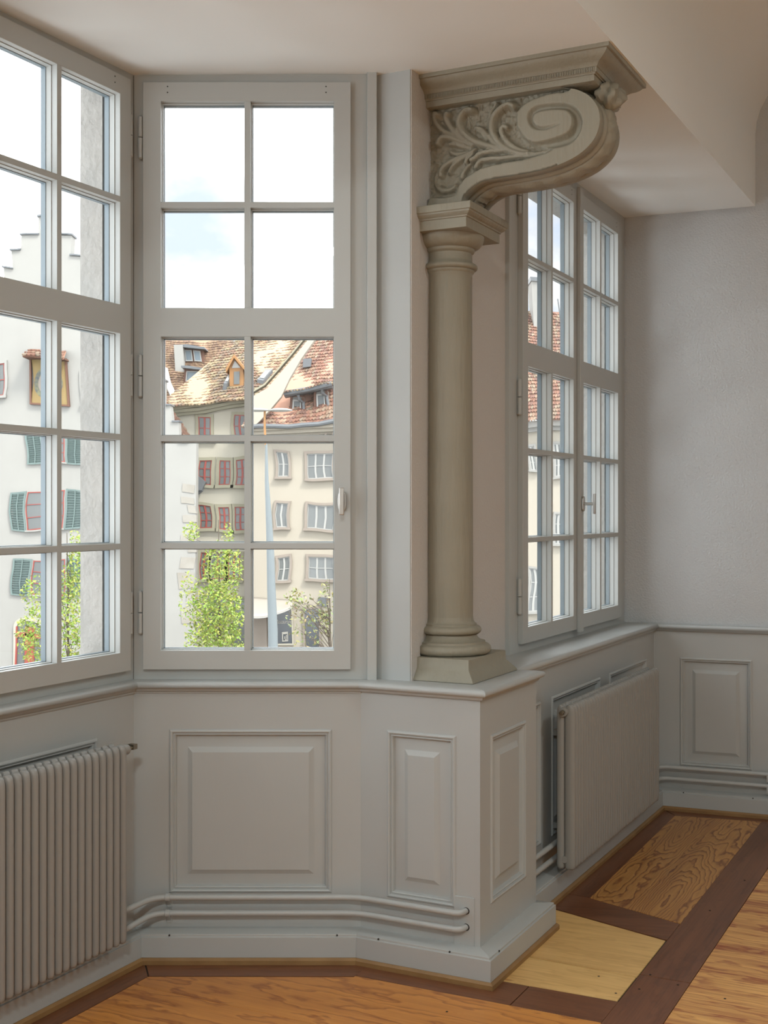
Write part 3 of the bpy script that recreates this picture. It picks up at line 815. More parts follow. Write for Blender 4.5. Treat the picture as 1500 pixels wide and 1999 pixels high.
mask |= inside(smooth([px_nz(*p) for p in vol_px], 3) + [px_nz(1200, 330), px_nz(1200, 150), px_nz(1150, 150), px_nz(1126, 166), px_nz(1110, 174)])
mask |= (GN > px_nz(1088, 284)[0]) & (GZ < px_nz(1088, 240)[1])
mk = blur(mask.astype(float), 3)
nrs = np.random.RandomState(3)
stip = blur(nrs.rand(*GN.shape) - 0.5, 1) * 0.016
H = -0.030 + stip * (1 - mk)
H = H * (1 - mk)
# groove of the volute: outer spiral turn, then the slot of the eye
def s5(x, y): return px_nz(980 + x / 5, 60 + y / 5)
spiral = smooth([s5(*p) for p in [(560, 905), (440, 945), (350, 945), (300, 915), (277, 865), (290, 800), (350, 760), (440, 742), (540, 735), (640, 745), (710, 800), (735, 880), (715, 970), (650, 1045), (540, 1085), (420, 1110), (330, 1118), (240, 1105)]], 4)
d, t, sd = seg_dist(spiral)
gw = np.interp(t, [0, 0.15, 0.3, 0.5, 0.62, 0.75, 0.9, 1.0], [0.002, 0.004, 0.0065, 0.006, 0.011, 0.012, 0.008, 0.006])
gd = np.interp(t, [0, 0.1, 0.3, 0.5, 0.7, 1.0], [0.003, 0.010, 0.016, 0.018, 0.026, 0.018])
H = np.minimum(H, np.where(d < gw * 1.5, -gd * np.clip(1.5 - d / gw, 0, 1) ** 0.7, 9))
# acanthus leaves as ridged strokes
def z1(x, y): return px_nz(800 + x / 7.143, 130 + y / 7.143)
ST = [
 ([(1700, 1190), (1500, 1185), (1320, 1120), (1200, 1020), (1130, 890), (1125, 760), (1170, 650), (1260, 560), (1370, 510), (1430, 540)], 62, 0.026, 3, 0.35),
 ([(1620, 1150), (1480, 1120), (1350, 1040), (1270, 940), (1250, 860), (1290, 810), (1330, 830)], 48, 0.020, 2, 0.3),
 ([(1160, 1000), (1090, 880), (1070, 720), (1100, 600), (1180, 500)], 34, 0.012, 1, 0.3),
 ([(1400, 1180), (1230, 1120), (1020, 1070), (850, 1010), (720, 900), (660, 780), (690, 660), (770, 590), (850, 590)], 66, 0.024, 3, 0.35),
 ([(1240, 1120), (1120, 1030), (1050, 930), (980, 850), (910, 830)], 34, 0.016, 1, 0.3),
 ([(1080, 990), (1020, 980), (960, 890), (900, 870)], 24, 0.012, 1, 0.4),
 ([(860, 1050), (680, 950), (560, 840), (490, 730), (480, 650), (510, 640)], 58, 0.020, 2, 0.3),
 ([(800, 1040), (600, 950), (450, 880), (350, 790), (310, 690), (320, 630), (370, 650)], 50, 0.018, 2, 0.3),
 ([(840, 1080), (660, 1010), (500, 960), (400, 980), (360, 1060)], 60, 0.020, 3, 0.3),
 ([(820, 1120), (700, 1090), (600, 1060), (520, 1060)], 40, 0.012, 2, 0.3),
 ([(860, 1120), (740, 1180), (620, 1200), (540, 1170)], 42, 0.012, 2, 0.3),
 ([(900, 1120), (760, 1210), (620, 1270), (500, 1340), (420, 1420), (410, 1510)], 50, 0.022, 2, 0.3),
 ([(860, 1170), (740, 1240), (640, 1310), (560, 1390), (530, 1460)], 40, 0.020, 2, 0.3),
 ([(700, 1230), (500, 1310), (380, 1420), (330, 1560), (370, 1680), (470, 1720), (580, 1680), (610, 1640)], 44, 0.016, 3, 0.25),
 ([(430, 1500), (370, 1570), (400, 1640), (430, 1630)], 32, 0.020, 1, 0.3),
 ([(1900, 1150), (1700, 1210), (1500, 1230), (1240, 1260), (1080, 1270), (960, 1300), (900, 1390)], 50, 0.020, 2, 0.3),
 ([(1300, 1150), (1100, 1160), (950, 1200), (900, 1250), (840, 1290)], 50, 0.022, 2, 0.3),
 ([(860, 1180), (780, 1260), (760, 1320)], 40, 0.018, 1, 0.3),
 ([(830, 1320), (760, 1390), (710, 1470), (700, 1530)], 46, 0.016, 2, 0.3),
 ([(1160, 540), (1175, 500), (1190, 490)], 26, 0.018, 0, 0.2),
 ([(2300, 1010), (2100, 1080), (1900, 1160), (1700, 1190)], 30, 0.012, 1, 0.6),
]
for pts, wz, hh, ng, tp in ST:
    pl = smooth([z1(*p) for p in pts], 3)
    d, t, sd = seg_dist(pl)
    k = wz / 7.143 * 0.00148
    wd = k * (tp + (1 - tp) * np.sin(np.clip(t, 0.0, 1) * math.pi * 0.62 + 0.25)) 
    s = np.clip(d / wd, 0, 1)
    prof = np.sqrt(np.clip(1 - s ** 2.4, 0, 1))
    gro = 0.0 if ng == 0 else 0.0045 * (0.5 + 0.5 * np.cos(s * sd * math.pi * (ng + 0.5))) * (s < 0.97)
    h = -0.030 + (hh + 0.004) * prof * (0.70 + 0.42 * t) - gro
    H = np.where((s < 1) & (mk < 0.55), np.maximum(H, h), H)
H = blur(H, 1)
FK = at_u(KF)
mb = MB()
vs = [FK.p(GN[i, j], H[i, j], GZ[i, j]) for i in range(NCOL) for j in range(NROW)]
fs = [[i * NROW + j, (i + 1) * NROW + j, (i + 1) * NROW + j + 1, i * NROW + j + 1] for i in range(NCOL - 1) for j in range(NROW - 1)]
mb.add(vs, fs); mb.build('relief_front', M['stone'], con, angle=60, recalc=False)
# moulded underside, swept across the thickness
outl = low[:-1] + top
TH = KB - KF
uprof = [(0, 0), (0.002, 0.001), (0.034, 0.002), (0.038, -0.001), (0.040, -0.012), (0.046, -0.013), (0.049, -0.002), (0.054, 0.004), (0.061, 0.006), (0.064, 0.000), (0.067, 0.000), (0.070, 0.009), (0.080, 0.016), (0.092, 0.019), (0.104, 0.0195), (0.116, 0.019), (0.128, 0.016), (0.137, 0.009),
         (0.140, 0.000), (0.143, 0.000), (0.146, 0.006), (0.153, 0.004), (0.158, -0.002), (0.161, -0.013), (0.167, -0.012), (0.169, -0.001), (0.173, 0.002), (TH - 0.002, 0.001), (TH, 0)]
rr = []
for i, p in enumerate(outl):
    a, b = outl[max(i - 1, 0)], outl[min(i + 1, len(outl) - 1)]
    tx, tz = b[0] - a[0], b[1] - a[1]; l = math.hypot(tx, tz) + 1e-9
    nx, nz_ = tz / l, -tx / l
    row = []
    for q, (wd, o) in enumerate(uprof):
        oo = o
        if 0.075 < wd < 0.13: oo += 0.0030 * math.sin(i * 1.15 + abs(wd - 0.104) * 90)      # carved leaf scales on the middle roll
        zz = max(p[1] + nz_ * oo, 2.2757)
        row.append(nu(p[0] + nx * oo, KF + wd).to_3d() + Vector((0, 0, zz)))
    rr.append(row)
mb = MB(); mb.rings(rr, close=False, caps=False); mb.build('moulded_underside', M['stone'], con, angle=40)
bk = [nu(x, KB).to_3d() + Vector((0, 0, z)) for x, z in ([(-1.6125, 2.2758)] + outl + [(top[-1][0], ZT), (-1.6125, ZT)])]
MB().quad(*bk).build('back_face', M['stone'], con, angle=0)
# cornice on three sides
cor = [(-0.010, 2.598), (0.000, 2.6005), (0.000, 2.6185), (0.004, 2.6190), (0.0045, 2.6215), (0.009, 2.6235), (0.010, 2.6365), (0.0125, 2.6375), (0.0165, 2.6435), (0.024, 2.6490), (0.036, 2.6540), (0.046, 2.6600), (0.0525, 2.6665), (0.0545, 2.6705),
       (0.0620, 2.6712), (0.0625, 2.6800), (0.0620, 2.684)]
mb = MB(); mb.rings([square(NB, -1.074 + o, 3.4605 - o, 3.738 + o, z) for o, z in cor]); mb.build('cornice', M['stone'], con, angle=28)
mb = MB()
F1 = at_u(3.4605)
for i in range(104):
    a = -1.605 + i * 0.00515
    mb.box(F1, a, a + 0.0030, 0.009, 0.0122, 2.6240, 2.6360)
tag(mb.build('fluted_band', M['stone'], con, angle=0), kind='stuff')
# small carved bud between scroll and cornice
mb = MB(); rr = []
c0 = nu(-1.058, 3.56)
for i in range(15):
    th = math.pi * i / 14; row = []
    for k in range(28):
        ph = 2 * math.pi * k / 28
        r = 1 + 0.24 * math.cos(5 * ph + 3.0 * th) + 0.12 * math.cos(11 * ph - 5 * th)
        x = 0.040 * math.sin(th) * math.cos(ph) * r; y = 0.048 * math.sin(th) * math.sin(ph) * r; z = 0.044 * math.cos(th)
        v = N2 * x + U2 * y
        row.append(Vector((c0.x + v.x, c0.y + v.y, 2.578 + z)))
    rr.append(row)
mb.rings(rr); mb.build('carved_bud', M['stone'], con, angle=60)

# ------------------------------------------------------------------ radiators
def section_mesh():
    mb = MB()
    def tube(d0, d1, hw, z0, z1):
        yc, hy = (d0 + d1) / 2, (d1 - d0) / 2; rings = []
        for z, s, t in [(z0, .35, .5), (z0 + .003, .75, .78), (z0 + .009, .95, .94), (z0 + .018, 1, 1), (z1 - .030, 1, 1), (z1 - .016, 1, .93), (z1 - .007, .98, .76), (z1 - .0015, .92, .45), (z1, .75, .2)]:
            row = []
            for k in range(18):
                a = 2 * math.pi * k / 18; c, s_ = math.cos(a), math.sin(a)
                row.append(Vector((hw * s * math.copysign(abs(c) ** .95, c), -(yc + hy * t * math.copysign(abs(s_) ** .8, s_)), z)))
            rings.append(row)
        mb.rings(rings)
    tube(0.088, 0.126, 0.0118, 0.1205, 0.684)
    tube(0.060, 0.088, 0.0118, 0.1205, 0.684)
    return mb
def radiator(F, n_plane, u0, count, label, valve_end):
    org = F.p(u0, 0, 0)
    rad = thing('radiator', label, 'radiator', (org.x, org.y, 0.12), None, ANG_U)
    proto = section_mesh()
    proto.v = [v - Vector((0, 0, 0.12)) for v in proto.v]
    first = proto.build('radiator_section', M['metal_paint'], None, angle=45, local=True)
    first.parent = rad; first.location = (0.0148, 0, 0)
    for i in range(1, count):
        o = first.copy(); o.location = (0.0148 + i * 0.0296, 0, 0); o.parent = rad; COL.objects.link(o)
    L = count * 0.0296
    XF = Frame((0, 0), (1, 0), (0, -1))
    for nm, z in (('top_header', 0.540), ('bottom_header', 0.035)):
        mb = MB(); mb.cyl((0.004, -0.089, z), (L - 0.004, -0.089, z), 0.012, 12)
        o = mb.build(nm, M['metal_paint'], None, local=True); o.parent = rad
    for z in (0.43, 0.10):
        for x in (0.16, L - 0.16):
            mb = MB(); mb.box(XF, x - 0.012, x + 0.012, -0.002, 0.064, z, z + 0.02)
            o = mb.build('wall_bracket', M['metal_paint'], None, local=True, angle=0); o.parent = rad
    xe, sg = (L, 1) if valve_end == 'far' else (0.0, -1)
    ln = 0.034 if valve_end == 'far' else 0.010
    zv = 0.542
    mb = MB(); mb.tube([(xe - sg * 0.004, -0.089, zv), (xe + sg * ln, -0.089, zv), (xe + sg * (ln + 0.001), -0.089, zv)], [0.0155, 0.0155, 0.012], 18)
    o = mb.build('plug', M['metal_paint'], None, local=True); o.parent = rad
    mb = MB(); mb.tube([(xe + sg * ln, -0.089, zv), (xe + sg * (ln + 0.012), -0.089, zv), (xe + sg * (ln + 0.0122), -0.089, zv), (xe + sg * (ln + 0.026), -0.089, zv), (xe + sg * (ln + 0.0262), -0.089, zv)], [0.0085, 0.0085, 0.006, 0.006, 0.0035], 8)
    if valve_end == 'far': mb.box(XF, xe + ln + 0.018, xe + ln + 0.036, 0.078, 0.100, zv - 0.004, zv + 0.011)
    o = mb.build('bleed_valve', M['brass'], None, local=True); o.parent = rad
    return rad
radiator(FL, P_L, 2.790 - 56 * 0.0296, 56, 'grey ribbed radiator under the bay window, beside the long low panel', 'far')
radiator(FR, P_R, 4.028, 39, 'grey ribbed radiator below the deep sill of the double window', 'near')

# ------------------------------------------------------------------ heating pipes
def rounded(pts, rad=0.05, k=6):
    pts = [Vector(p) for p in pts]; out = [pts[0]]
    for i in range(1, len(pts) - 1):
        a, b, c = pts[i - 1], pts[i], pts[i + 1]
        r = min(rad, (b - a).length * 0.45, (c - b).length * 0.45)
        p, q = b + (a - b).normalized() * r, b + (c - b).normalized() * r
        for j in range(k + 1):
            t = j / k; out.append(p * (1 - t) ** 2 + b * 2 * t * (1 - t) + q * t * t)
    out.append(pts[-1]); return out
def on_path(i, d, z):
    q = off_path(d)[i]; return Vector((q.x, q.y, z))
PD = 0.036
for nm, z, lab in [('upper', 0.193, 'upper grey heating pipe bending along the bay panelling to the pier plate'), ('lower', 0.146, 'lower grey heating pipe running just above the bay baseboard to the pier plate')]:
    t = thing('heating_pipe', lab, 'pipe', on_path(1, PD, z))
    st = [FL.p(2.7935, 0.080, z - 0.015 if nm == 'lower' else z - 0.004), FL.p(2.815, 0.070, z - 0.014 if nm == 'lower' else z - 0.004), on_path(1, PD, z) + Vector((0.045, 0, 0))]
    pts = rounded(st + [on_path(2, PD, z), FPF.p(-1.405, PD, z), FPF.p(-1.398, -0.01, z)], 0.045)
    pts[-1] = pts[-1]
    MB().tube(pts, 0.0088, 14).build('tube', M['paint'], t, angle=60)
    # clip left of the panel
    mb = MB(); x = -0.648; c = Vector((x, P_C - PD, z))
    ring = []
    for xx in (-0.007, 0.007):
        ring.append([Vector((x + xx, c.y + 0.0115 * math.cos(2 * math.pi * k / 14), z + 0.0115 * math.sin(2 * math.pi * k / 14))) for k in range(14)])
    mb.rings(ring)
    mb.box(FC, x - 0.008, x + 0.008, -0.001, 0.004, z - 0.040, z - 0.006)
    mb.box(FC, x - 0.006, x + 0.006, 0.0, 0.028, z - 0.003, z + 0.003)
    mb.build('pipe_clip', M['paint'], t, bevel=0.001)
    MB().cyl(FC.p(x, 0.003, z - 0.024), FC.p(x, 0.0065, z - 0.024), 0.0035, 8).build('screw', M['paint'], t)
    MB().cyl(FPF.p(-1.3985, 0.0038, z), FPF.p(-1.3985, 0.0048, z), 0.0105, 16).build('hole_rim', M['dark'], t)
    if nm == 'lower':
        p0, p1 = FL.p(2.7925, 0.080, z - 0.015), FL.p(2.806, 0.075, z - 0.0145)
        MB().cyl(p0, p1, 0.0135, 8).build('union_nut', M['paint'], t)
for nm, z, lab in [('upper', 0.191, 'upper grey heating pipe along the end wall beyond the radiator'), ('lower', 0.140, 'lower grey heating pipe along the end wall, just above the baseboard')]:
    t = thing('heating_pipe', lab, 'pipe', on_path(6, PD, z))
    pts = rounded([FR.p(3.72, PD, z), on_path(6, PD, z), END.p(1.6, PD, z)], 0.05)
    MB().tube(pts, 0.0095, 14).build('tube', M['paint'], t, angle=60)
    MB().box(END, 0.497, 0.512, 0.0, 0.046, z - 0.03, z - 0.004).build('pipe_clip', M['paint'], t)
# ------------------------------------------------------------------ the street outside
M['wall_white'] = mat('white_lime_render', (0.60, 0.59, 0.555), 0.9, noise=(0.8, 0.6, (0.54, 0.53, 0.50)), bump=(1.6, 0.35, (1, 1, 1.4)))
M['wall_cream'] = mat('cream_render', (0.77, 0.70, 0.585), 0.9, noise=(0.5, 0.6, (0.73, 0.66, 0.545)))
M['wall_ivory'] = mat('ivory_render', (0.84, 0.79, 0.66), 0.9, noise=(1.5, 0.6, (0.79, 0.74, 0.61)))
M['quoin'] = mat('worn_corner_stone', (0.62, 0.585, 0.52), 0.9, noise=(2, 0.8, (0.50, 0.46, 0.40)), bump=(3, 0.5, (1, 1, 1)))
M['olive'] = mat('olive_grey_stone', (0.56, 0.53, 0.39), 0.9)
M['pinkstone'] = mat('pale_pink_stone', (0.56, 0.48, 0.41), 0.9, noise=(3, 0.6, (0.49, 0.42, 0.36)))
M['red'] = mat('red_window_paint', (0.55, 0.10, 0.075), 0.5)
M['white_frame'] = mat('white_window_paint', (0.72, 0.72, 0.69), 0.5)
M['house_glass'] = mat('house_window_glass', (0.26, 0.28, 0.28), 0.15, spec=0.6)
M['shutter'] = mat('teal_shutter_paint', (0.26, 0.36, 0.345), 0.6)
M['tile'] = mat('clay_roof_tile', (1, 1, 1), 0.9, tint=True)
M['lead'] = mat('grey_sheet_metal', (0.24, 0.26, 0.28), 0.5)
M['timber'] = mat('red_brown_timber', (0.26, 0.12, 0.075), 0.7)
M['orange_timber'] = mat('orange_timber', (0.60, 0.30, 0.10), 0.6)
M['mural'] = mat('ochre_painted_panel', (0.50, 0.36, 0.15), 0.8, noise=(4, 0.6, (0.44, 0.30, 0.11)))
M['mural_dark'] = mat('slate_painted_ring', (0.16, 0.18, 0.20), 0.8, noise=(6, 1.0, (0.42, 0.40, 0.20)))
M['mural_pale'] = mat('pale_painted_disc', (0.52, 0.45, 0.38), 0.8)
M['post_blue'] = mat('pale_blue_steel', (0.30, 0.35, 0.37), 0.4)
M['awning'] = mat('cream_awning_cloth', (0.74, 0.68, 0.60), 0.8)
M['leaf'] = mat('spring_leaf', (1, 1, 1), 0.6, tint=True)
M['bark'] = mat('grey_brown_bark', (0.20, 0.16, 0.12), 0.9)
M['street'] = mat('pale_street_paving', (0.42, 0.41, 0.39), 0.9, noise=(0.6, 0.6, (0.36, 0.35, 0.335)))
M['text'] = mat('white_lettering', (0.72, 0.70, 0.64), 0.6)
M['shop'] = mat('dark_shop_glass', (0.11, 0.13, 0.155), 0.15, spec=0.6)

EXT = 0.49
for k in ('quoin wall_white wall_cream wall_ivory olive pinkstone red white_frame house_glass shutter lead timber orange_timber mural mural_dark mural_pale post_blue awning bark street text shop').split():
    for nd in M[k].node_tree.nodes:
        if nd.type == 'BSDF_PRINCIPLED': socks = [nd.inputs['Base Color']]
        elif nd.type == 'MIX': socks = [nd.inputs[6], nd.inputs[7]]
        else: continue
        for q in socks: q.default_value = tuple(c * EXT for c in q.default_value[:3]) + (1,)
def EX(px, D): return (px - 750) / 2400 * D
def EZ(py, D): return 1.35 - (py - 997) / 2400 * D
def wob(p):
    A = 0.055
    x, z = p.x, p.z
    return Vector((x + A * math.sin(1.75 * z + 0.7 * x) + 0.5 * A * math.sin(4.3 * z - 1.1 * x + 1), p.y,
                   z + A * math.sin(1.5 * x + 0.6 * z + 1.0) + 0.4 * A * math.sin(4.1 * x + 1.9 * z)))
MB0 = MB.build
def eb(mb, name, m, parent, **k):
    k.setdefault('angle', 0)
    return mb.build(name, m, parent, warp=wob, **k)

ROOF_WARM = [(0.44, 0.30, 0.19), (0.50, 0.37, 0.22), (0.36, 0.23, 0.16), (0.52, 0.42, 0.26), (0.42, 0.25, 0.165), (0.34, 0.27, 0.20)]
ROOF_RED = [(0.46, 0.25, 0.175), (0.42, 0.21, 0.145), (0.50, 0.32, 0.22), (0.36, 0.20, 0.155), (0.48, 0.36, 0.26)]
ROOF_BROWN = [(0.36, 0.22, 0.145), (0.42, 0.27, 0.165), (0.30, 0.19, 0.135), (0.44, 0.30, 0.19)]
def roof(parent, p00, p10, p11, p01, rows, cols, pal, name='roof_tiles', lift=0.05):
    """p00-p10 eaves left to right, p01-p11 ridge; courses of separate tiles with proud lower edges"""
    p00, p10, p11, p01 = [Vector(p) for p in (p00, p10, p11, p01)]
    n = (p10 - p00).cross(p01 - p00).normalized()
    if n.z < 0: n = -n
    mb = MB()
    def P(u, v): return (p00 * (1 - u) + p10 * u) * (1 - v) + (p01 * (1 - u) + p11 * u) * v
    mb.quad(P(0, 0) - n * .05, P(1, 0) - n * .05, P(1, 1) - n * .05, P(0, 1) - n * .05, col=pal[0])
    for r in range(rows):
        v0, v1 = r / rows, min(1, (r + 1.15) / rows); sh = 0.5 * (r % 2)
        for c in range(-1, cols):
            u0, u1 = (c + sh) / cols, (c + sh + 1) / cols
            u0, u1 = max(0, u0 + 0.02 / cols), min(1, u1 - 0.02 / cols)
            if u1 <= u0: continue
            k = rnd.choice(pal); f = rnd.uniform(0.82, 1.15) * EXT * 1.0; k = tuple(x * f for x in k)
            dv = rnd.uniform(-0.10, 0.10) / rows; l = lift * rnd.uniform(0.7, 1.5)
            a, b, cc_, d = P(u0, v0 + dv), P(u1, v0 + dv), P(u1, v1), P(u0, v1)
            um = P((u0 + u1) / 2, v0 + dv - 0.22 / rows)
            mb.add([a + n * l, um + n * l, b + n * l, cc_, d, a, um, b], [[0, 1, 2, 3, 4], [0, 5, 6, 1], [1, 6, 7, 2]], k)
    o = eb(mb, name, M['tile'], parent, recalc=False)
    return tag(o, kind='stuff')
def ext_window(parent, D, x0, x1, y0, y1, surround, frame, lights=2, rows=2, sw=4.0, proud=0.10, sill=True, front=0.0):
    """window of a far house: stone surround (part), bars and panes inside it (sub-parts); pixels give its size on the plane D"""
    F = at_y(D); a0, a1, z0, z1 = EX(x0, D), EX(x1, D), EZ(y1, D), EZ(y0, D)
    s = sw / 2400 * D
    mb = MB()
    mb.box(F, a0 - s, a0, front - 0.02, front + proud, z0 - s * .6, z1 + s, nz=4); mb.box(F, a1, a1 + s, front - 0.02, front + proud, z0 - s * .6, z1 + s, nz=4)
    mb.box(F, a0, a1, front - 0.02, front + proud, z1, z1 + s, na=3); mb.box(F, a0 - s * 1.4, a1 + s * 1.4, front - 0.02, front + proud + (0.10 if sill else 0), z0 - s, z0, na=4)
    wn = eb(mb, 'window', M[surround], parent)
    t = 0.04; wl = (a1 - a0) / lights
    mb = MB()
    for i in range(lights):
        b0, b1 = a0 + i * wl, a0 + (i + 1) * wl
        zz = [z0, z0 + t]; hole = set(); m = rows
        for r in range(rows):
            za, zc = z0 + (z1 - z0) * r / rows + (t if r == 0 else t * .35), z0 + (z1 - z0) * (r + 1) / rows - (t if r == rows - 1 else t * .35)
            zz += [(za + zc) / 2, zc]; hole |= {(1, 1 + 3 * r), (1, 2 + 3 * r)}
            if r < rows - 1: zz.append(zc + t * .7)
        zz.append(z1)
        mb.cells(F, [b0, b0 + t, b1 - t, b1], zz, hole, front, front + 0.05)
    f = eb(mb, 'window_bars', M[frame], parent); f.parent = wn; f.location = (0, 0, 0)
    for i in range(lights):
        b0, b1 = a0 + i * wl + t * .5, a0 + (i + 1) * wl - t * .5
        g = eb(MB().box(F, b0, b1, front + 0.005, front + 0.02, z0 + .02, z1 - .02, nz=4), 'pane', M['house_glass'], parent); g.parent = wn; g.location = (0, 0, 0)
    return wn
def house(name, label, D, px):
    return thing(name, label, 'house', (EX(px, D), D, -8.0), 'old town houses across the street')
GZ0 = -8.0
gs = struct('street', (0, 40, GZ0))
MB().plan([(-90, 6), (90, 6), (90, 140), (-90, 140)], GZ0 - 0.2, GZ0).build('paving', M['street'], gs, angle=0)

# white house with the stepped gable
D = 50.0; F = at_y(D)
hA = house('gabled_house', 'white rendered house with a stepped gable and teal shutters, across the street', D, 120)
steps_r = [(107, 424), (139, 462), (167, 503), (192, 541), (218, 582), (244, 622), (270, 662), (296, 702), (322, 742), (335, 790), (348, 822), (364, 862)]
steps_l = [(75, 424), (43, 458), (24, 486), (6, 523), (-18, 560), (-42, 600), (-66, 640), (-90, 680), (-114, 720), (-140, 760)]
poly = []; prev = None
for x, y in steps_l[::-1]:
    if prev is not None: poly.append((EX(x, D), EZ(prev, D)))
    poly.append((EX(x, D), EZ(y, D))); prev = y
for i, (x, y) in enumerate(steps_r):
    if i == 0: poly.append((EX(x, D), EZ(y, D)))
    else:
        poly.append((EX(steps_r[i - 1][0], D), EZ(y, D))); poly.append((EX(x, D), EZ(y, D)))
poly += [(EX(380, D), EZ(862, D)), (EX(380, D), GZ0), (EX(-140, D), GZ0)]
poly = [q for i, q in enumerate(poly) if i == 0 or (abs(q[0] - poly[i - 1][0]) + abs(q[1] - poly[i - 1][1])) > 1e-5]
eb(MB().prism(F, poly, -0.6, 0.0), 'gable_wall', M['wall_white'], hA)
eb(MB().box(F, EX(-140, D), EX(363, D), -3.0, -0.6, GZ0, EZ(880, D)), 'side_wall', M['wall_white'], hA)
allst = [(steps_l[i + 1][0] if i + 1 < len(steps_l) else -140, steps_l[i][0], steps_l[i][1]) for i in range(0)]
for i, (x, y) in enumerate(steps_l):
    xr = steps_r[0][0] if i == 0 else steps_l[i - 1][0]
    eb(MB().box(F, EX(x - 2, D), EX(xr + (2 if i == 0 else 1), D), -0.7, 0.10, EZ(y, D), EZ(y - 3, D), na=3), 'step_coping', M['lead'], hA)
for i, (x, y) in enumerate(steps_r[1:]):
    eb(MB().box(F, EX(steps_r[i][0] - 1, D), EX(x + 2, D), -0.7, 0.10, EZ(y, D), EZ(y - 3, D), na=3), 'step_coping', M['lead'], hA)
roof(hA, (EX(-150, D), D + 0.8, EZ(760, D)), (EX(-150, D), D + 3.0, EZ(760, D)), (EX(84, D), D + 3.0, EZ(455, D)), (EX(84, D), D + 0.8, EZ(455, D)), 36, 30, ROOF_RED)
roof(hA, (EX(352, D), D + 3.0, EZ(850, D)), (EX(352, D), D + 0.8, EZ(850, D)), (EX(98, D), D + 0.8, EZ(455, D)), (EX(98, D), D + 3.0, EZ(455, D)), 36, 30, ROOF_RED)
# quoins on the lower right corner
for i, (y0, y1, xl) in enumerate([(945, 962, 358), (972, 985, 356), (988, 1004, 367), (1008, 1022, 354), (1026, 1040, 370), (1046, 1062, 352), (1066, 1080, 366), (1090, 1112, 354), (1120, 1150, 350), (1156, 1178, 364), (1185, 1215, 352)]):
    eb(MB().box(F, EX(xl, D), EX(382, D), -0.3, 0.03, EZ(y1, D), EZ(y0, D), na=2), 'quoin', M['quoin'], hA)
for (x0, x1, y0, y1) in [(-16, 8, 712, 772), (161, 186, 728, 785)]:
    ext_window(hA, D, x0, x1, y0, y1, 'wall_white', 'red', 2, 2, 5, 0.08)
def shutter(x0, x1, y0, y1):
    a0, a1, z0, z1 = EX(x0, D), EX(x1, D), EZ(y1, D), EZ(y0, D)
    mb = MB(); t = 0.07
    mb.box(F, a0, a0 + t, 0.03, 0.10, z0, z1, nz=4); mb.box(F, a1 - t, a1, 0.03, 0.10, z0, z1, nz=4)
    mb.box(F, a0 + t, a1 - t, 0.03, 0.095, z0, z0 + t, na=2); mb.box(F, a0 + t, a1 - t, 0.03, 0.095, z1 - t, z1, na=2)
    mb.box(F, (a0 + a1) / 2 - .02, (a0 + a1) / 2 + .02, 0.05, 0.11, z0, z1, nz=3)
    n = 14; h = (z1 - z0 - 2 * t) / n
    for i in range(n):
        z = z0 + t + i * h
        mb.add([F.p(a0 + t, 0.045, z + h * .25), F.p(a1 - t, 0.045, z + h * .25), F.p(a1 - t, 0.085, z + h * .85), F.p(a0 + t, 0.085, z + h * .85),
                F.p(a0 + t, 0.055, z + h * .15), F.p(a1 - t, 0.055, z + h * .15), F.p(a1 - t, 0.095, z + h * .75), F.p(a0 + t, 0.095, z + h * .75)],
               [[0, 1, 2, 3], [4, 5, 6, 7], [0, 1, 5, 4], [3, 2, 6, 7]])
    mb.box(F, a0 + t, a1 - t, 0.02, 0.03, z0 + t, z1 - t)
    eb(mb, 'shutter', M['shutter'], hA)
for (x0, x1, y0, y1, s0, s1, s2, s3) in [(86, 128, 846, 904, 52, 84, 131, 168), (54, 126, 960, 1032, 22, 52, 129, 164), (62, 126, 1092, 1160, 24, 60, 129, 163)]:
    ext_window(hA, D, x0, x1, y0, y1, 'wall_white', 'red', 2, 3, 3, 0.05)
    shutter(s0, s1, y0 - 2, y1 + 3); shutter(s2, s3, y0 - 2, y1 + 3)
# painted panel with little tiled hood
a0, a1, z0, z1 = EX(64, D), EX(131, D), EZ(790, D), EZ(700, D)
eb(MB().box(F, a0, a1, 0, 0.12, z0, z1, nz=4, na=4), 'painted_panel', M['mural'], hA)
mb = MB(); ring_frame(mb, F, a0 - .07, a1 + .07, z0 - .07, z1 + .05, a0, a1, z0, z1, 0, 0.16); eb(mb, 'panel_frame', M['timber'], hA)
def disc(ca, cz_, ra, rz, d0, d1, m, nm, n=28):
    eb(MB().prism(F, [(ca + ra * math.cos(2 * math.pi * i / n), cz_ + rz * math.sin(2 * math.pi * i / n)) for i in range(n)], d0, d1), nm, M[m], hA)
disc(EX(94, D), EZ(748, D), 0.60, 0.66, 0.10, 0.13, 'mural_dark', 'painted_ring')
disc(EX(94, D), EZ(748, D), 0.43, 0.47, 0.10, 0.145, 'mural_pale', 'painted_disc')
roof(hA, (EX(57, D), D - 0.95, EZ(699, D)), (EX(138, D), D - 0.95, EZ(702, D)), (EX(134, D), D - 0.05, EZ(682, D)), (EX(60, D), D - 0.05, EZ(682, D)), 3, 9, ROOF_RED, 'hood_tiles')
eb(MB().box(F, EX(58, D), EX(137, D), 0.0, 0.9, EZ(703, D), EZ(700, D), na=4), 'hood', M['timber'], hA)
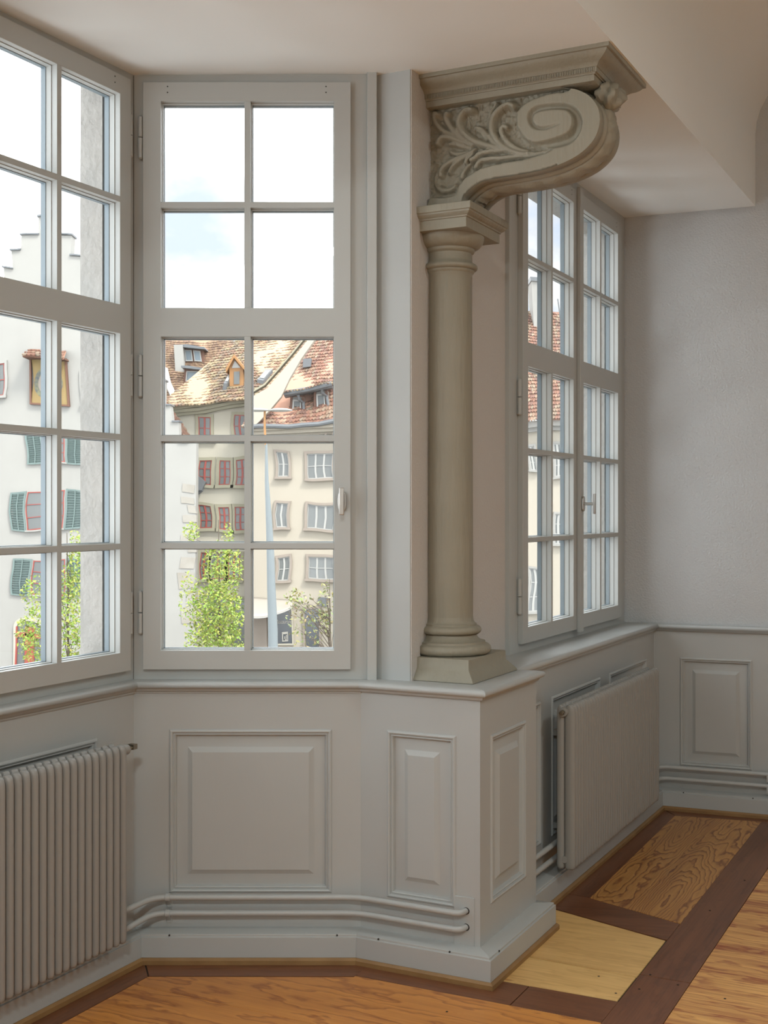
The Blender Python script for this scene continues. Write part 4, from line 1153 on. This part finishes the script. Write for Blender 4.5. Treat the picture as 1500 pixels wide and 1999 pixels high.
# arched doorway
mb = MB(); arch = [(EX(30, D), GZ0)] + [(EX(58 - 28 * math.cos(math.pi * i / 10), D), EZ(1232 - 20 * math.sin(math.pi * i / 10), D)) for i in range(11)] + [(EX(86, D), GZ0)]
eb(mb.prism(F, arch, -0.01, 0.03), 'doorway', M['house_glass'], hA)
mb = MB(); 
for x0, x1 in [(30, 33), (48, 66), (82, 86)]: mb.box(F, EX(x0, D), EX(x1, D), 0.03, 0.10, GZ0, EZ(1226, D), nz=6)
mb.box(F, EX(30, D), EX(86, D), 0.03, 0.10, EZ(1246, D), EZ(1238, D), na=4)
eb(mb, 'red_door_frame', M['red'], hA)
mb = MB(); o_ = [(EX(24, D), GZ0)] + [(EX(58 - 34 * math.cos(math.pi * i / 10), D), EZ(1232 - 26 * math.sin(math.pi * i / 10), D)) for i in range(11)] + [(EX(92, D), GZ0)]
nA = len(o_)
mb.add([F.p(a, 0.09, z) for a, z in o_] + [F.p(a, 0.09, z) for a, z in arch] + [F.p(a, 0, z) for a, z in o_] + [F.p(a, 0, z) for a, z in arch],
       [[i, i + 1, nA + i + 1, nA + i] for i in range(nA - 1)] + [[i, i + 1, 2 * nA + i + 1, 2 * nA + i] for i in range(nA - 1)] + [[nA + i, nA + i + 1, 3 * nA + i + 1, 3 * nA + i] for i in range(nA - 1)])
eb(mb, 'door_surround', M['wall_ivory'], hA)

# ivory house with red windows and a broad tiled roof
D = 54.0; F = at_y(D)
hB = house('red_window_house', 'ivory house with red window frames under a broad tawny tiled roof, beside the gabled house', D, 430)
eb(MB().prism(F, [(EX(340, D), GZ0), (EX(489, D), GZ0), (EX(489, D), EZ(788, D)), (EX(362, D), EZ(800, D)), (EX(345, D), EZ(806, D))], -8, 0), 'wall', M['wall_ivory'], hB)
mb = MB()
for k, (dy, dd) in enumerate([(0, 0.55), (5, 0.42), (9, 0.25)]):
    n = 6
    for i in range(n):
        xa, xb = 322 + 12 * k + (500 - 322) * i / n, 322 + 12 * k + (500 - 322) * (i + 1) / n
        ya, yb = 797 - 22 * i / n + dy, 797 - 22 * (i + 1) / n + dy
        mb.add([F.p(EX(xa, D), -0.1, EZ(ya, D)), F.p(EX(xb, D), -0.1, EZ(yb, D)), F.p(EX(xb, D), dd, EZ(yb, D)), F.p(EX(xa, D), dd, EZ(ya, D)),
                F.p(EX(xa, D), -0.1, EZ(ya + 6, D)), F.p(EX(xb, D), -0.1, EZ(yb + 6, D)), F.p(EX(xb, D), dd, EZ(yb + 6, D)), F.p(EX(xa, D), dd, EZ(ya + 6, D))],
               [[0, 1, 2, 3], [4, 5, 6, 7], [3, 2, 6, 7], [0, 3, 7, 4], [1, 2, 6, 5]])
eb(mb, 'eaves_moulding', M['olive'], hB)
roof(hB, (EX(314, D), D - 0.8, EZ(797, D)), (EX(502, D), D - 0.8, EZ(783, D)), (EX(640, D + 5.5), D + 5.5, EZ(632, D + 5.5)), (EX(472, D + 5.5), D + 5.5, EZ(652, D + 5.5)), 26, 30, ROOF_WARM)
for rows_, ys in [(2, (812, 856)), (3, (897, 945)), (3, (988, 1033)), (2, (1080, 1132))]:
    xs = [(388, 413), (460, 482)] if ys[0] == 812 else [(389, 413), (428, 449), (460, 482)] if ys[0] < 1000 else [(393, 410), (414, 441), (447, 469)]
    for x0, x1 in xs: ext_window(hB, D, x0, x1, ys[0], ys[1], 'olive', 'red', 2, rows_, 6, 0.08)
# small gabled dormer in orange timber, two roof lights
DD = 54.6; G = at_y(DD)
gab = [(444, 722), (461, 698), (478, 722)]
mb = MB(); mb.prism(G, [(EX(448, DD), EZ(757, DD)), (EX(475, DD), EZ(757, DD)), (EX(475, DD), EZ(722, DD)), (EX(461, DD), EZ(702, DD)), (EX(448, DD), EZ(722, DD))], -1.6, 0.3)
eb(mb, 'dormer', M['orange_timber'], hB)
for s in (-1, 1):
    mb = MB(); xa, xb = EX(461, DD), EX(461 + s * 19, DD); za, zb = EZ(697, DD), EZ(724, DD)
    mb.add([G.p(xa, 0.55, za), G.p(xb, 0.55, zb), G.p(xb, 0.55, zb - .16), G.p(xa, 0.55, za - .16), G.p(xa, -1.8, za), G.p(xb, -1.8, zb), G.p(xb, -1.8, zb - .16), G.p(xa, -1.8, za - .16)],
           [[0, 1, 2, 3], [4, 5, 6, 7], [0, 1, 5, 4], [3, 2, 6, 7], [1, 2, 6, 5]])
    eb(mb, 'dormer_roof', M['orange_timber'], hB)
eb(MB().prism(G, [(EX(453, DD), EZ(722, DD)), (EX(470, DD), EZ(722, DD)), (EX(461, DD), EZ(708, DD))], 0.3, 0.33), 'dormer_gable', M['white_frame'], hB)
eb(MB().box(G, EX(456, DD), EX(467, DD), 0.3, 0.34, EZ(753, DD), EZ(729, DD)), 'dormer_pane', M['house_glass'], hB)
def on_roof(px, py, pl0, pl1, lift=0.1):
    """point of a roof plane (eaves depth/height to ridge depth/height) on the sight line of px,py"""
    (y0, z0), (y1, z1) = pl0, pl1
    k = (997 - py) / 2400
    s = (z1 - z0) / (y1 - y0)
    Y = (z0 - s * y0 - 1.35 + lift) / (k - s)
    return Vector(((px - 750) / 2400 * Y, Y, 1.35 + k * Y))
RB = ((D - 0.8, EZ(785, D)), (D + 5.5, EZ(642, D + 5.5)))
for q in ([(434, 750), (441, 750), (452, 731), (444, 731)], [(500, 741), (513, 741), (533, 719), (519, 719)]):
    vs = [on_roof(x, y, *RB, lift=0.28) for x, y in q]; v2 = [v + Vector((0, 0.05, -0.3)) for v in vs]
    mb = MB(); mb.add(vs + v2, [[0, 1, 2, 3], [0, 1, 5, 4], [1, 2, 6, 5], [2, 3, 7, 6], [3, 0, 4, 7]])
    eb(mb, 'roof_light', M['lead'], hB)
    c = sum(vs, Vector()) / 4
    mb = MB(); mb.quad(*[c + (v - c) * 0.7 + Vector((0, -0.02, 0.03)) for v in vs]); eb(mb, 'roof_light_pane', M['white_frame'], hB)
# rain pipe hopper beside the first window
eb(MB().prism(F, [(EX(382, D), EZ(922, D)), (EX(405, D), EZ(940, D)), (EX(399, D), EZ(958, D)), (EX(382, D), EZ(960, D))], 0.05, 0.5), 'hopper', M['lead'], hB)
eb(MB().tube([F.p(EX(400, D), 0.3, EZ(945, D)), F.p(EX(398, D), 0.3, EZ(958, D)), F.p(EX(390, D), 0.25, EZ(966, D)), F.p(EX(381, D), 0.2, EZ(970, D))], 0.07, 8), 'rain_pipe', M['lead'], hB)
eb(MB().tube([F.p(EX(363, D), 1.2, EZ(862, D)), F.p(EX(364, D), 1.2, EZ(880, D)), F.p(EX(372, D), 1.2, EZ(885, D)), F.p(EX(384, D), 1.2, EZ(884, D))], 0.06, 8), 'rain_pipe', M['lead'], hB)
# ground-floor shop openings behind the tree
for x0, x1, y0, y1 in [(405, 440, 1160, 1225), (455, 480, 1170, 1260)]:
    ext_window(hB, D, x0, x1, y0, y1, 'olive', 'olive', 1, 1, 5, 0.12)

# cream house on the right
D = 53.0; F = at_y(D)
hC = house('cream_house', 'cream house with pink stone mullioned windows and a shop with an awning', D, 570)
eb(MB().prism(F, [(EX(486, D), GZ0), (EX(760, D), GZ0), (EX(760, D), EZ(826, D)), (EX(486, D), EZ(842, D))], -8, 0), 'wall', M['wall_cream'], hC)
mb = MB()
for dy, dd in [(0, 0.7), (7, 0.45), (12, 0.2)]:
    mb.add([F.p(EX(484, D), 0, EZ(838 + dy, D)), F.p(EX(760, D), 0, EZ(820 + dy, D)), F.p(EX(760, D), dd, EZ(820 + dy, D)), F.p(EX(484, D), dd, EZ(838 + dy, D)),
            F.p(EX(484, D), 0, EZ(846 + dy, D)), F.p(EX(760, D), 0, EZ(828 + dy, D)), F.p(EX(760, D), dd, EZ(828 + dy, D)), F.p(EX(484, D), dd, EZ(846 + dy, D))],
           [[0, 1, 2, 3], [4, 5, 6, 7], [3, 2, 6, 7], [0, 3, 7, 4]])
eb(mb, 'eaves_moulding', M['wall_cream'], hC)
eb(MB().tube([F.p(EX(484 + 27.6 * i, D), 0.85, EZ(838 - 1.8 * i, D)) for i in range(11)], 0.10, 8), 'gutter', M['lead'], hC)
for i in range(14):
    x = 496 + i * 14
    eb(MB().box(F, EX(x, D), EX(x + 4, D), 0, 0.4, EZ(864 - i * 1.0, D), EZ(856 - i * 1.0, D)), 'eaves_bracket', M['pinkstone'], hC)
roof(hC, (EX(478, D), D - 0.8, EZ(838, D)), (EX(765, D), D - 0.8, EZ(818, D)), (EX(800, D + 6), D + 6.0, EZ(610, D + 6)), (EX(618, D + 6), D + 6.0, EZ(640, D + 6)), 30, 46, ROOF_RED)
par = [(488, 842), (488, 778), (520, 755), (548, 727), (575, 697), (604, 662), (622, 640), (634, 640), (612, 668), (590, 702), (566, 738), (545, 772), (527, 800), (510, 824)]
eb(MB().prism(at_y(D - 0.9), [(EX(x, D - .9), EZ(y, D - .9)) for x, y in par], -0.5, 0.0), 'fire_wall', M['wall_cream'], hC)
mb = MB(); G = at_y(D - 0.9)
q = par[1:7]
for (xa, ya), (xb, yb) in zip(q[:-1], q[1:]):
    mb.add([G.p(EX(xa, D), 0.06, EZ(ya - 1, D)), G.p(EX(xb, D), 0.06, EZ(yb - 1, D)), G.p(EX(xb, D), 0.06, EZ(yb - 4.5, D)), G.p(EX(xa, D), 0.06, EZ(ya - 4.5, D)),
            G.p(EX(xa, D), -0.6, EZ(ya - 1, D)), G.p(EX(xb, D), -0.6, EZ(yb - 1, D)), G.p(EX(xb, D), -0.6, EZ(yb - 4.5, D)), G.p(EX(xa, D), -0.6, EZ(ya - 4.5, D))],
           [[0, 1, 2, 3], [4, 5, 6, 7], [3, 2, 6, 7], [0, 1, 5, 4]])
eb(mb, 'wall_coping', M['olive'], hC)
for ys, rr_ in [((884, 932), 2), ((984, 1032), 1), ((1088, 1132), 2)]:
    ext_window(hC, D, 541, 563, ys[0], ys[1], 'pinkstone', 'white_frame', 2, rr_, 4.5, 0.12)
    ext_window(hC, D, 601, 652, ys[0], ys[1], 'pinkstone', 'white_frame', 3, rr_, 5, 0.12)
    ext_window(hC, D, 690, 720, ys[0], ys[1], 'pinkstone', 'white_frame', 2, rr_, 4.5, 0.12)
# two dormers under one lean-to roof
for x0, x1, yt, yb in [(563, 592, 772, 818), (611, 640, 764, 812)]:
    G = at_y(D + 0.3)
    dm = eb(MB().box(G, EX(x0, D), EX(x1, D), -3.0, 0.0, EZ(yb + 6, D), EZ(yt, D)), 'dormer', M['wall_white'], hC)
    for xa, xb in [(x0, x0 + 5), (x1 - 6, x1)]:
        p = eb(MB().box(G, EX(xa, D), EX(xb, D), -0.05, 0.08, EZ(yb, D), EZ(yt, D), nz=3), 'dormer_post', M['timber'], hC); p.parent = dm; p.location = (0, 0, 0)
    mb = MB(); ring_frame(mb, G, EX(x0 + 5, D), EX(x1 - 7, D), EZ(yb, D), EZ(yt + 6, D), EX(x0 + 8, D), EX(x1 - 9, D), EZ(yb - 3, D), EZ(yt + 9, D), 0, 0.12)
    p = eb(mb, 'dormer_frame', M['white_frame'], hC); p.parent = dm; p.location = (0, 0, 0)
    p = eb(MB().box(G, EX(x0 + 8, D), EX(x1 - 9, D), 0, 0.03, EZ(yb - 3, D), EZ(yt + 9, D)), 'dormer_pane', M['house_glass'], hC); p.parent = dm; p.location = (0, 0, 0)
    p = eb(MB().tube([G.p(EX(x1 - 12, D), 0.5, EZ(yt - 3, D)), G.p(EX(x1 - 11, D), 0.4, EZ(yt + 6, D)), G.p(EX(x1 - 2, D), 0.15, EZ(yt + 12, D)), G.p(EX(x1, D), 0.15, EZ(yb - 3, D))], 0.07, 8), 'rain_pipe', M['lead'], hC)
    p.parent = dm; p.location = (0, 0, 0)
G = at_y(D + 0.3)
eb(MB().tube([G.p(EX(552, D), 0.7, EZ(768, D)), G.p(EX(600, D), 0.7, EZ(761, D)), G.p(EX(650, D), 0.7, EZ(753, D))], 0.11, 8), 'dormer_gutter', M['lead'], hC)
eb(MB().prism(G, [(EX(553, D), EZ(774, D)), (EX(650, D), EZ(760, D)), (EX(650, D), EZ(754, D)), (EX(553, D), EZ(768, D))], -0.1, 0.6), 'dormer_fascia', M['lead'], hC)
roof(hC, (EX(552, D), D - 0.45, EZ(767, D)), (EX(652, D), D - 0.45, EZ(752, D)), (EX(668, D), D + 3.4, EZ(722, D)), (EX(596, D), D + 3.4, EZ(752, D)), 6, 16, ROOF_WARM, 'dormer_tiles')
RC = ((D - 0.8, EZ(830, D)), (D + 6.0, EZ(628, D + 6)))
v = on_roof(601, 708, *RC, lift=0.2)
eb(MB().box(Frame((v.x, v.y), (1, 0), (0, -1)), -0.18, 0.18, -0.5, 0.15, v.z - .25, v.z + .12), 'vent_hood', M['lead'], hC)
# shop front
mb = MB(); mb.box(F, EX(537, D), EX(570, D), 0.0, 0.05, EZ(1255, D), EZ(1180, D), nz=3); eb(mb, 'shop_window', M['shop'], hC)
mb = MB(); ring_frame(mb, F, EX(534, D), EX(573, D), EZ(1257, D), EZ(1178, D), EX(537, D), EX(570, D), EZ(1254, D), EZ(1180, D), 0, 0.10); eb(mb, 'shop_frame', M['wall_ivory'], hC)
mb = MB(); mb.box(F, EX(598, D), EX(625, D), 0.0, 0.06, GZ0, EZ(1190, D), nz=3); eb(mb, 'shop_door', M['shop'], hC)
mb = MB(); ring_frame(mb, F, EX(594, D), EX(629, D), GZ0, EZ(1186, D), EX(598, D), EX(625, D), GZ0, EZ(1190, D), 0, 0.12); eb(mb, 'door_surround', M['pinkstone'], hC)
mb = MB(); mb.box(F, EX(622, D), EX(642, D), 0.0, 0.08, EZ(1186, D), EZ(1168, D), na=2); eb(mb, 'wall_plaque', M['lead'], hC)
mb = MB(); mb.box(F, EX(486, D), EX(760, D), 0.0, 0.07, GZ0, EZ(1262, D)); eb(mb, 'plinth', M['pinkstone'], hC)
mb = MB(); mb.box(F, EX(495, D), EX(524, D), 0.0, 0.5, GZ0, EZ(1190, D)); eb(mb, 'shop_pier', M['pinkstone'], hC)
fc = bpy.data.curves.new('lettering', 'FONT'); fc.body = 'Restaurant'; fc.size = 0.24; fc.extrude = 0.006; fc.shear = 0.35; fc.align_x = 'CENTER'
fc.space_character = 0.92
fo = bpy.data.objects.new('lettering', fc); COL.objects.link(fo)
bpy.context.view_layer.update()
me = bpy.data.meshes.new_from_object(fo.evaluated_get(bpy.context.evaluated_depsgraph_get())); bpy.data.objects.remove(fo)
me.materials.clear(); me.materials.append(M['text'])
lo = bpy.data.objects.new('lettering', me); COL.objects.link(lo); lo.parent = hC
wdt = (EX(569, D) - EX(538, D)) / max(1e-3, (max(v.co.x for v in me.vertices) - min(v.co.x for v in me.vertices)))
lo.scale = (wdt, wdt * 1.4, 1)
lo.rotation_euler = (math.radians(90), 0, 0); lo.location = Vector((EX(553.5, D), D - 0.07, EZ(1217, D))) - ORG[hC.name]
# small picture sign in the shop window
mb = MB(); ring_frame(mb, F, EX(549, D), EX(561, D), EZ(1249, D), EZ(1231, D), EX(551, D), EX(559.5, D), EZ(1247, D), EZ(1235, D), 0.05, 0.09)
mb.box(F, EX(553.5, D), EX(555, D), 0.05, 0.09, EZ(1246, D), EZ(1239, D)); mb.box(F, EX(553.5, D), EX(558, D), 0.05, 0.09, EZ(1246.5, D), EZ(1244.5, D)); mb.box(F, EX(556.5, D), EX(558, D), 0.05, 0.09, EZ(1244, D), EZ(1237, D))
eb(mb, 'picture_sign', M['text'], hC)
# cream cloth awning
aw = thing('shop_awning', 'cream cloth awning stretched over the shop entrance of the cream house', 'awning', (EX(530, 52), 52, EZ(1190, 52)), None)
mb = MB(); rr = []
for i in range(13):
    t = i / 12; row = []
    for j in range(7):
        s = j / 6
        x = EX(488 + 86 * t, 52.6); y = 52.95 - 2.3 * s * (1 - 0.35 * t)
        zt_ = EZ(1168 + 6 * t, 52.6); zb_ = EZ(1194 + 5 * math.sin(math.pi * t) - 24 * max(0, t - .45), 52.6)
        row.append(Vector((x, y, zt_ + (zb_ - zt_) * s ** 1.2 - 0.03 * math.sin(t * 9) * s)))
    rr.append(row)
mb.rings(rr, close=False, caps=False); o = mb.build('cloth', M['awning'], aw, angle=60)
sm = o.modifiers.new('thick', 'SOLIDIFY'); sm.thickness = 0.03
mb = MB(); mb.tube([rr[i][6] + Vector((0, 0.02, -0.02)) for i in range(13)], 0.03, 8); mb.build('front_bar', M['white_frame'], aw)
for i in (1, 11):
    mb = MB(); mb.tube([rr[i][6] + Vector((0, 0, -0.03)), Vector((rr[i][0].x, 52.97, rr[i][0].z - 0.75))], 0.025, 8); mb.build('arm', M['white_frame'], aw)

# brown roofs behind, between the two houses
D = 62.0
hD = house('brown_roof_house', 'house behind with a steep brown tiled roof and grey dormers, rising over the red-window house', D, 380)
RD = ((D, EZ(880, D)), (D + 6, EZ(640, D)))
roof(hD, (EX(280, D), D, EZ(880, D)), (EX(520, D), D, EZ(880, D)), (EX(424, D), D + 6, EZ(632, D)), (EX(280, D), D + 6, EZ(632, D)), 46, 60, ROOF_BROWN, lift=0.04)
MBx = MB().box(at_y(D + 0.5), EX(290, D), EX(520, D), -6, 0, GZ0, EZ(880, D)); eb(MBx, 'wall', M['wall_white'], hD)
def dorm(x0, x1, yt, yb, m, lights, nm='dormer'):
    v = on_roof((x0 + x1) / 2, yb, *RD); Y = v.y; G = at_y(Y - 0.05)
    d = eb(MB().box(G, EX(x0, Y), EX(x1, Y), -3.0, 0, EZ(yb, Y), EZ(yt, Y)), nm, M[m], hD)
    if lights:
        wl = (x1 - x0 - 6) / lights
        for i in range(lights):
            xa, xb = x0 + 3 + i * wl + 1.5, x0 + 3 + (i + 1) * wl - 1.5
            mb = MB(); ring_frame(mb, G, EX(xa, Y), EX(xb, Y), EZ(yb - 3, Y), EZ(yt + 6, Y), EX(xa + 2, Y), EX(xb - 2, Y), EZ(yb - 5, Y), EZ(yt + 8, Y), 0, 0.08)
            p = eb(mb, 'dormer_frame', M['white_frame'], hD); p.parent = d; p.location = (0, 0, 0)
            p = eb(MB().box(G, EX(xa + 2, Y), EX(xb - 2, Y), 0, 0.03, EZ(yb - 5, Y), EZ(yt + 8, Y)), 'dormer_pane', M['spacer'], hD); p.parent = d; p.location = (0, 0, 0)
        p = eb(MB().prism(G, [(EX(x0 - 4, Y), EZ(yt + 2, Y)), (EX(x1 + 8, Y), EZ(yt + 5, Y)), (EX(x1 + 6, Y), EZ(yt + 1, Y)), (EX(x0 + 10, Y), EZ(yt - 3, Y)), (EX(x0 - 4, Y), EZ(yt - 2, Y))], -3.0, 0.5), 'dormer_roof', M['lead'], hD); p.parent = d; p.location = (0, 0, 0)
    return d
dorm(340, 358, 673, 728, 'wall_white', 0, 'chimney'); dorm(358, 399, 677, 708, 'timber', 2); dorm(358, 390, 718, 748, 'timber', 1)
vs = [on_roof(x, y, *RD, lift=0.3) for x, y in [(320, 724), (330, 752), (341, 776), (350, 792)]]
eb(MB().tube(vs, 0.16, 8), 'flashing', M['white_frame'], hD)
D = 72.0
hE = house('grey_roof_house', 'far house showing only a weathered grey tiled roof behind the brown roof', D, 440)
roof(hE, (EX(360, D), D, EZ(760, D)), (EX(560, D), D, EZ(780, D)), (EX(520, D), D + 6, EZ(668, D)), (EX(396, D), D + 6, EZ(654, D)), 34, 50, [(0.27, 0.235, 0.21), (0.24, 0.21, 0.19), (0.31, 0.265, 0.23)])
eb(MB().box(at_y(D + 0.5), EX(370, D), EX(550, D), -6, 0, GZ0, EZ(775, D)), 'wall', M['wall_cream'], hE)

# row house seen through the right window
D = 46.0; F = at_y(D)
hF = house('long_roof_house', 'pale row house with a long pink-red tiled roof, seen through the double window', D, 1080)
eb(MB().box(F, EX(900, D), EX(1420, D), -8, 0, GZ0, EZ(830, D)), 'wall', M['wall_cream'], hF)
mb = MB(); mb.box(F, EX(900, D), EX(1420, D), 0, 0.5, EZ(834, D), EZ(822, D), na=16); mb.box(F, EX(900, D), EX(1420, D), 0, 0.25, EZ(842, D), EZ(834, D), na=16); eb(mb, 'eaves_moulding', M['wall_white'], hF)
roof(hF, (EX(890, D), D - 0.7, EZ(822, D)), (EX(1430, D), D - 0.7, EZ(822, D)), (EX(1460, D + 5), D + 5, EZ(606, D + 5)), (EX(920, D + 5), D + 5, EZ(606, D + 5)), 34, 110, ROOF_RED)
for x0, x1, y0, y1 in [(1032, 1052, 1112, 1196), (1084, 1098, 868, 930), (1084, 1098, 1000, 1060), (1034, 1046, 868, 915), (950, 975, 868, 930), (950, 975, 1000, 1060), (1150, 1175, 868, 930)]:
    ext_window(hF, D, x0, x1, y0, y1, 'wall_white', 'white_frame', 2, 3, 4, 0.1)
G = at_y(D + 4)
eb(MB().box(G, EX(1040, D + 4), EX(1060, D + 4), -1.2, 0.0, EZ(640, D + 4), EZ(545, D + 4)), 'chimney', M['wall_white'], hF)
eb(MB().box(G, EX(1038, D + 4), EX(1062, D + 4), -1.3, 0.1, EZ(548, D + 4), EZ(540, D + 4)), 'chimney_cap', M['lead'], hF)
eb(MB().tube([G.p(EX(1092, D + 4), 0, EZ(625, D + 4)), G.p(EX(1092, D + 4), 0, EZ(580, D + 4))], 0.03, 6), 'antenna', M['lead'], hF)

# street lamp in front
D = 34.0
lp = thing('street_lamp', 'tall pale blue street lamp with flat disc heads in front of the cream house', 'street lamp', (EX(534, D), D, GZ0))
pp = [Vector((EX(x, D), D, EZ(y, D))) for x, y in [(520, 866), (521, 940), (525, 1010), (528, 1075), (530, 1150), (533, 1230)]] + [Vector((EX(536, D), D, GZ0))]
MB().tube(pp, [0.030, 0.055, 0.085, 0.105, 0.120, 0.135, 0.145], 14).build('pole', M['post_blue'], lp, angle=60)
MB().tube([Vector((EX(517, D), D, EZ(800, D))), Vector((EX(517, D), D, EZ(835, D))), Vector((EX(519, D), D, EZ(868, D)))], [0.03, 0.033, 0.036], 12).build('lamp_neck', M['orange_timber'], lp, angle=60)
for x in (502, 548):
    c = Vector((EX(x, D), D, EZ(801, D))); mb = MB(); rr = []
    for r, dz in [(0.02, 0.05), (0.2, 0.045), (0.33, 0.01), (0.33, -0.01), (0.2, -0.03), (0.02, -0.035)]:
        rr.append([Vector((c.x + r * math.cos(2 * math.pi * k / 24), c.y + r * math.sin(2 * math.pi * k / 24), c.z + dz)) for k in range(24)])
    mb.rings(rr); mb.build('disc_head', M['white_frame'], lp, angle=40)

# young trees
GREENS = [(0.30, 0.40, 0.055), (0.36, 0.45, 0.07), (0.24, 0.33, 0.05), (0.42, 0.50, 0.10)]
def tree(label, D, px, py_top, blobs, nleaf, pal, size, nbr=14, trunk=0.06):
    base = Vector((EX(px, D), D, GZ0))
    t = thing('young_tree', label, 'tree', base, 'young street trees')
    topz = EZ(py_top, D); R = random.Random(int(px * 7 + D))
    mb = MB(); mb.tube([base, base + Vector((0.03, 0, (topz - GZ0) * .5)), Vector((base.x - .02, D, topz))], [trunk, trunk * .7, trunk * .18], 8)
    mb.build('trunk', M['bark'], t, angle=60)
    pts = []
    for bx, by, rx, ry, wgt in blobs:
        for _ in range(int(nleaf * wgt)):
            while True:
                a, b, c = R.uniform(-1, 1), R.uniform(-1, 1), R.uniform(-1, 1)
                if a * a + b * b + c * c < 1: break
            k = rx / 2400 * D
            pts.append(Vector((EX(bx, D) + a * k, D + b * k, EZ(by, D) + c * ry / 2400 * D)))
    mb = MB()
    for i in range(nbr):
        p = pts[R.randrange(len(pts))]
        z = GZ0 + (p.z - GZ0) * R.uniform(0.80, 0.95)
        mb.tube([Vector((base.x, D, min(z, topz - .1))), (Vector((base.x, D, z)) + p) / 2 + Vector((0, 0, 0.1)), p], [trunk * .3, trunk * .2, trunk * .08], 5)
    mb.build('branches', M['bark'], t, angle=60)
    mb = MB()
    for p in pts:
        a = Vector((R.uniform(-1, 1), R.uniform(-1, 1), R.uniform(-.8, .8))).normalized(); b = a.cross(Vector((R.uniform(-1, 1), R.uniform(-1, 1), R.uniform(-1, 1)))).normalized()
        s = size * R.uniform(.6, 1.3); k = R.choice(pal)
        mb.quad(p - a * s, p + b * s * .45, p + a * s, p - b * s * .45, col=tuple(x * EXT * 1.5 * R.uniform(.8, 1.2) for x in k))
    o = mb.build('foliage', M['leaf'], t, angle=0, recalc=False); o['kind'] = 'stuff'
tree('dense light-green young tree in front of the red-window house', 40, 428, 1015, [(428, 1200, 52, 68, .45), (435, 1110, 42, 60, .22), (420, 1250, 60, 45, .22), (372, 1170, 24, 60, .06), (445, 1050, 12, 34, .02), (375, 1038, 18, 20, .03)], 5000, GREENS, 0.062)
tree('sparse young tree with few leaves before the cream house', 38, 645, 1130, [(640, 1190, 22, 60, .35), (600, 1215, 45, 60, .45), (575, 1170, 22, 22, .2)], 420, [(0.28, 0.30, 0.10), (0.34, 0.33, 0.14), (0.22, 0.24, 0.09)], 0.07, 34, 0.05)
tree('light-green young tree at the foot of the stepped gable house', 38, 132, 1040, [(132, 1200, 36, 100, .45), (148, 1090, 18, 60, .12), (70, 1240, 40, 60, .25), (70, 1160, 30, 40, .08), (160, 1260, 30, 60, .10)], 3000, GREENS, 0.062)
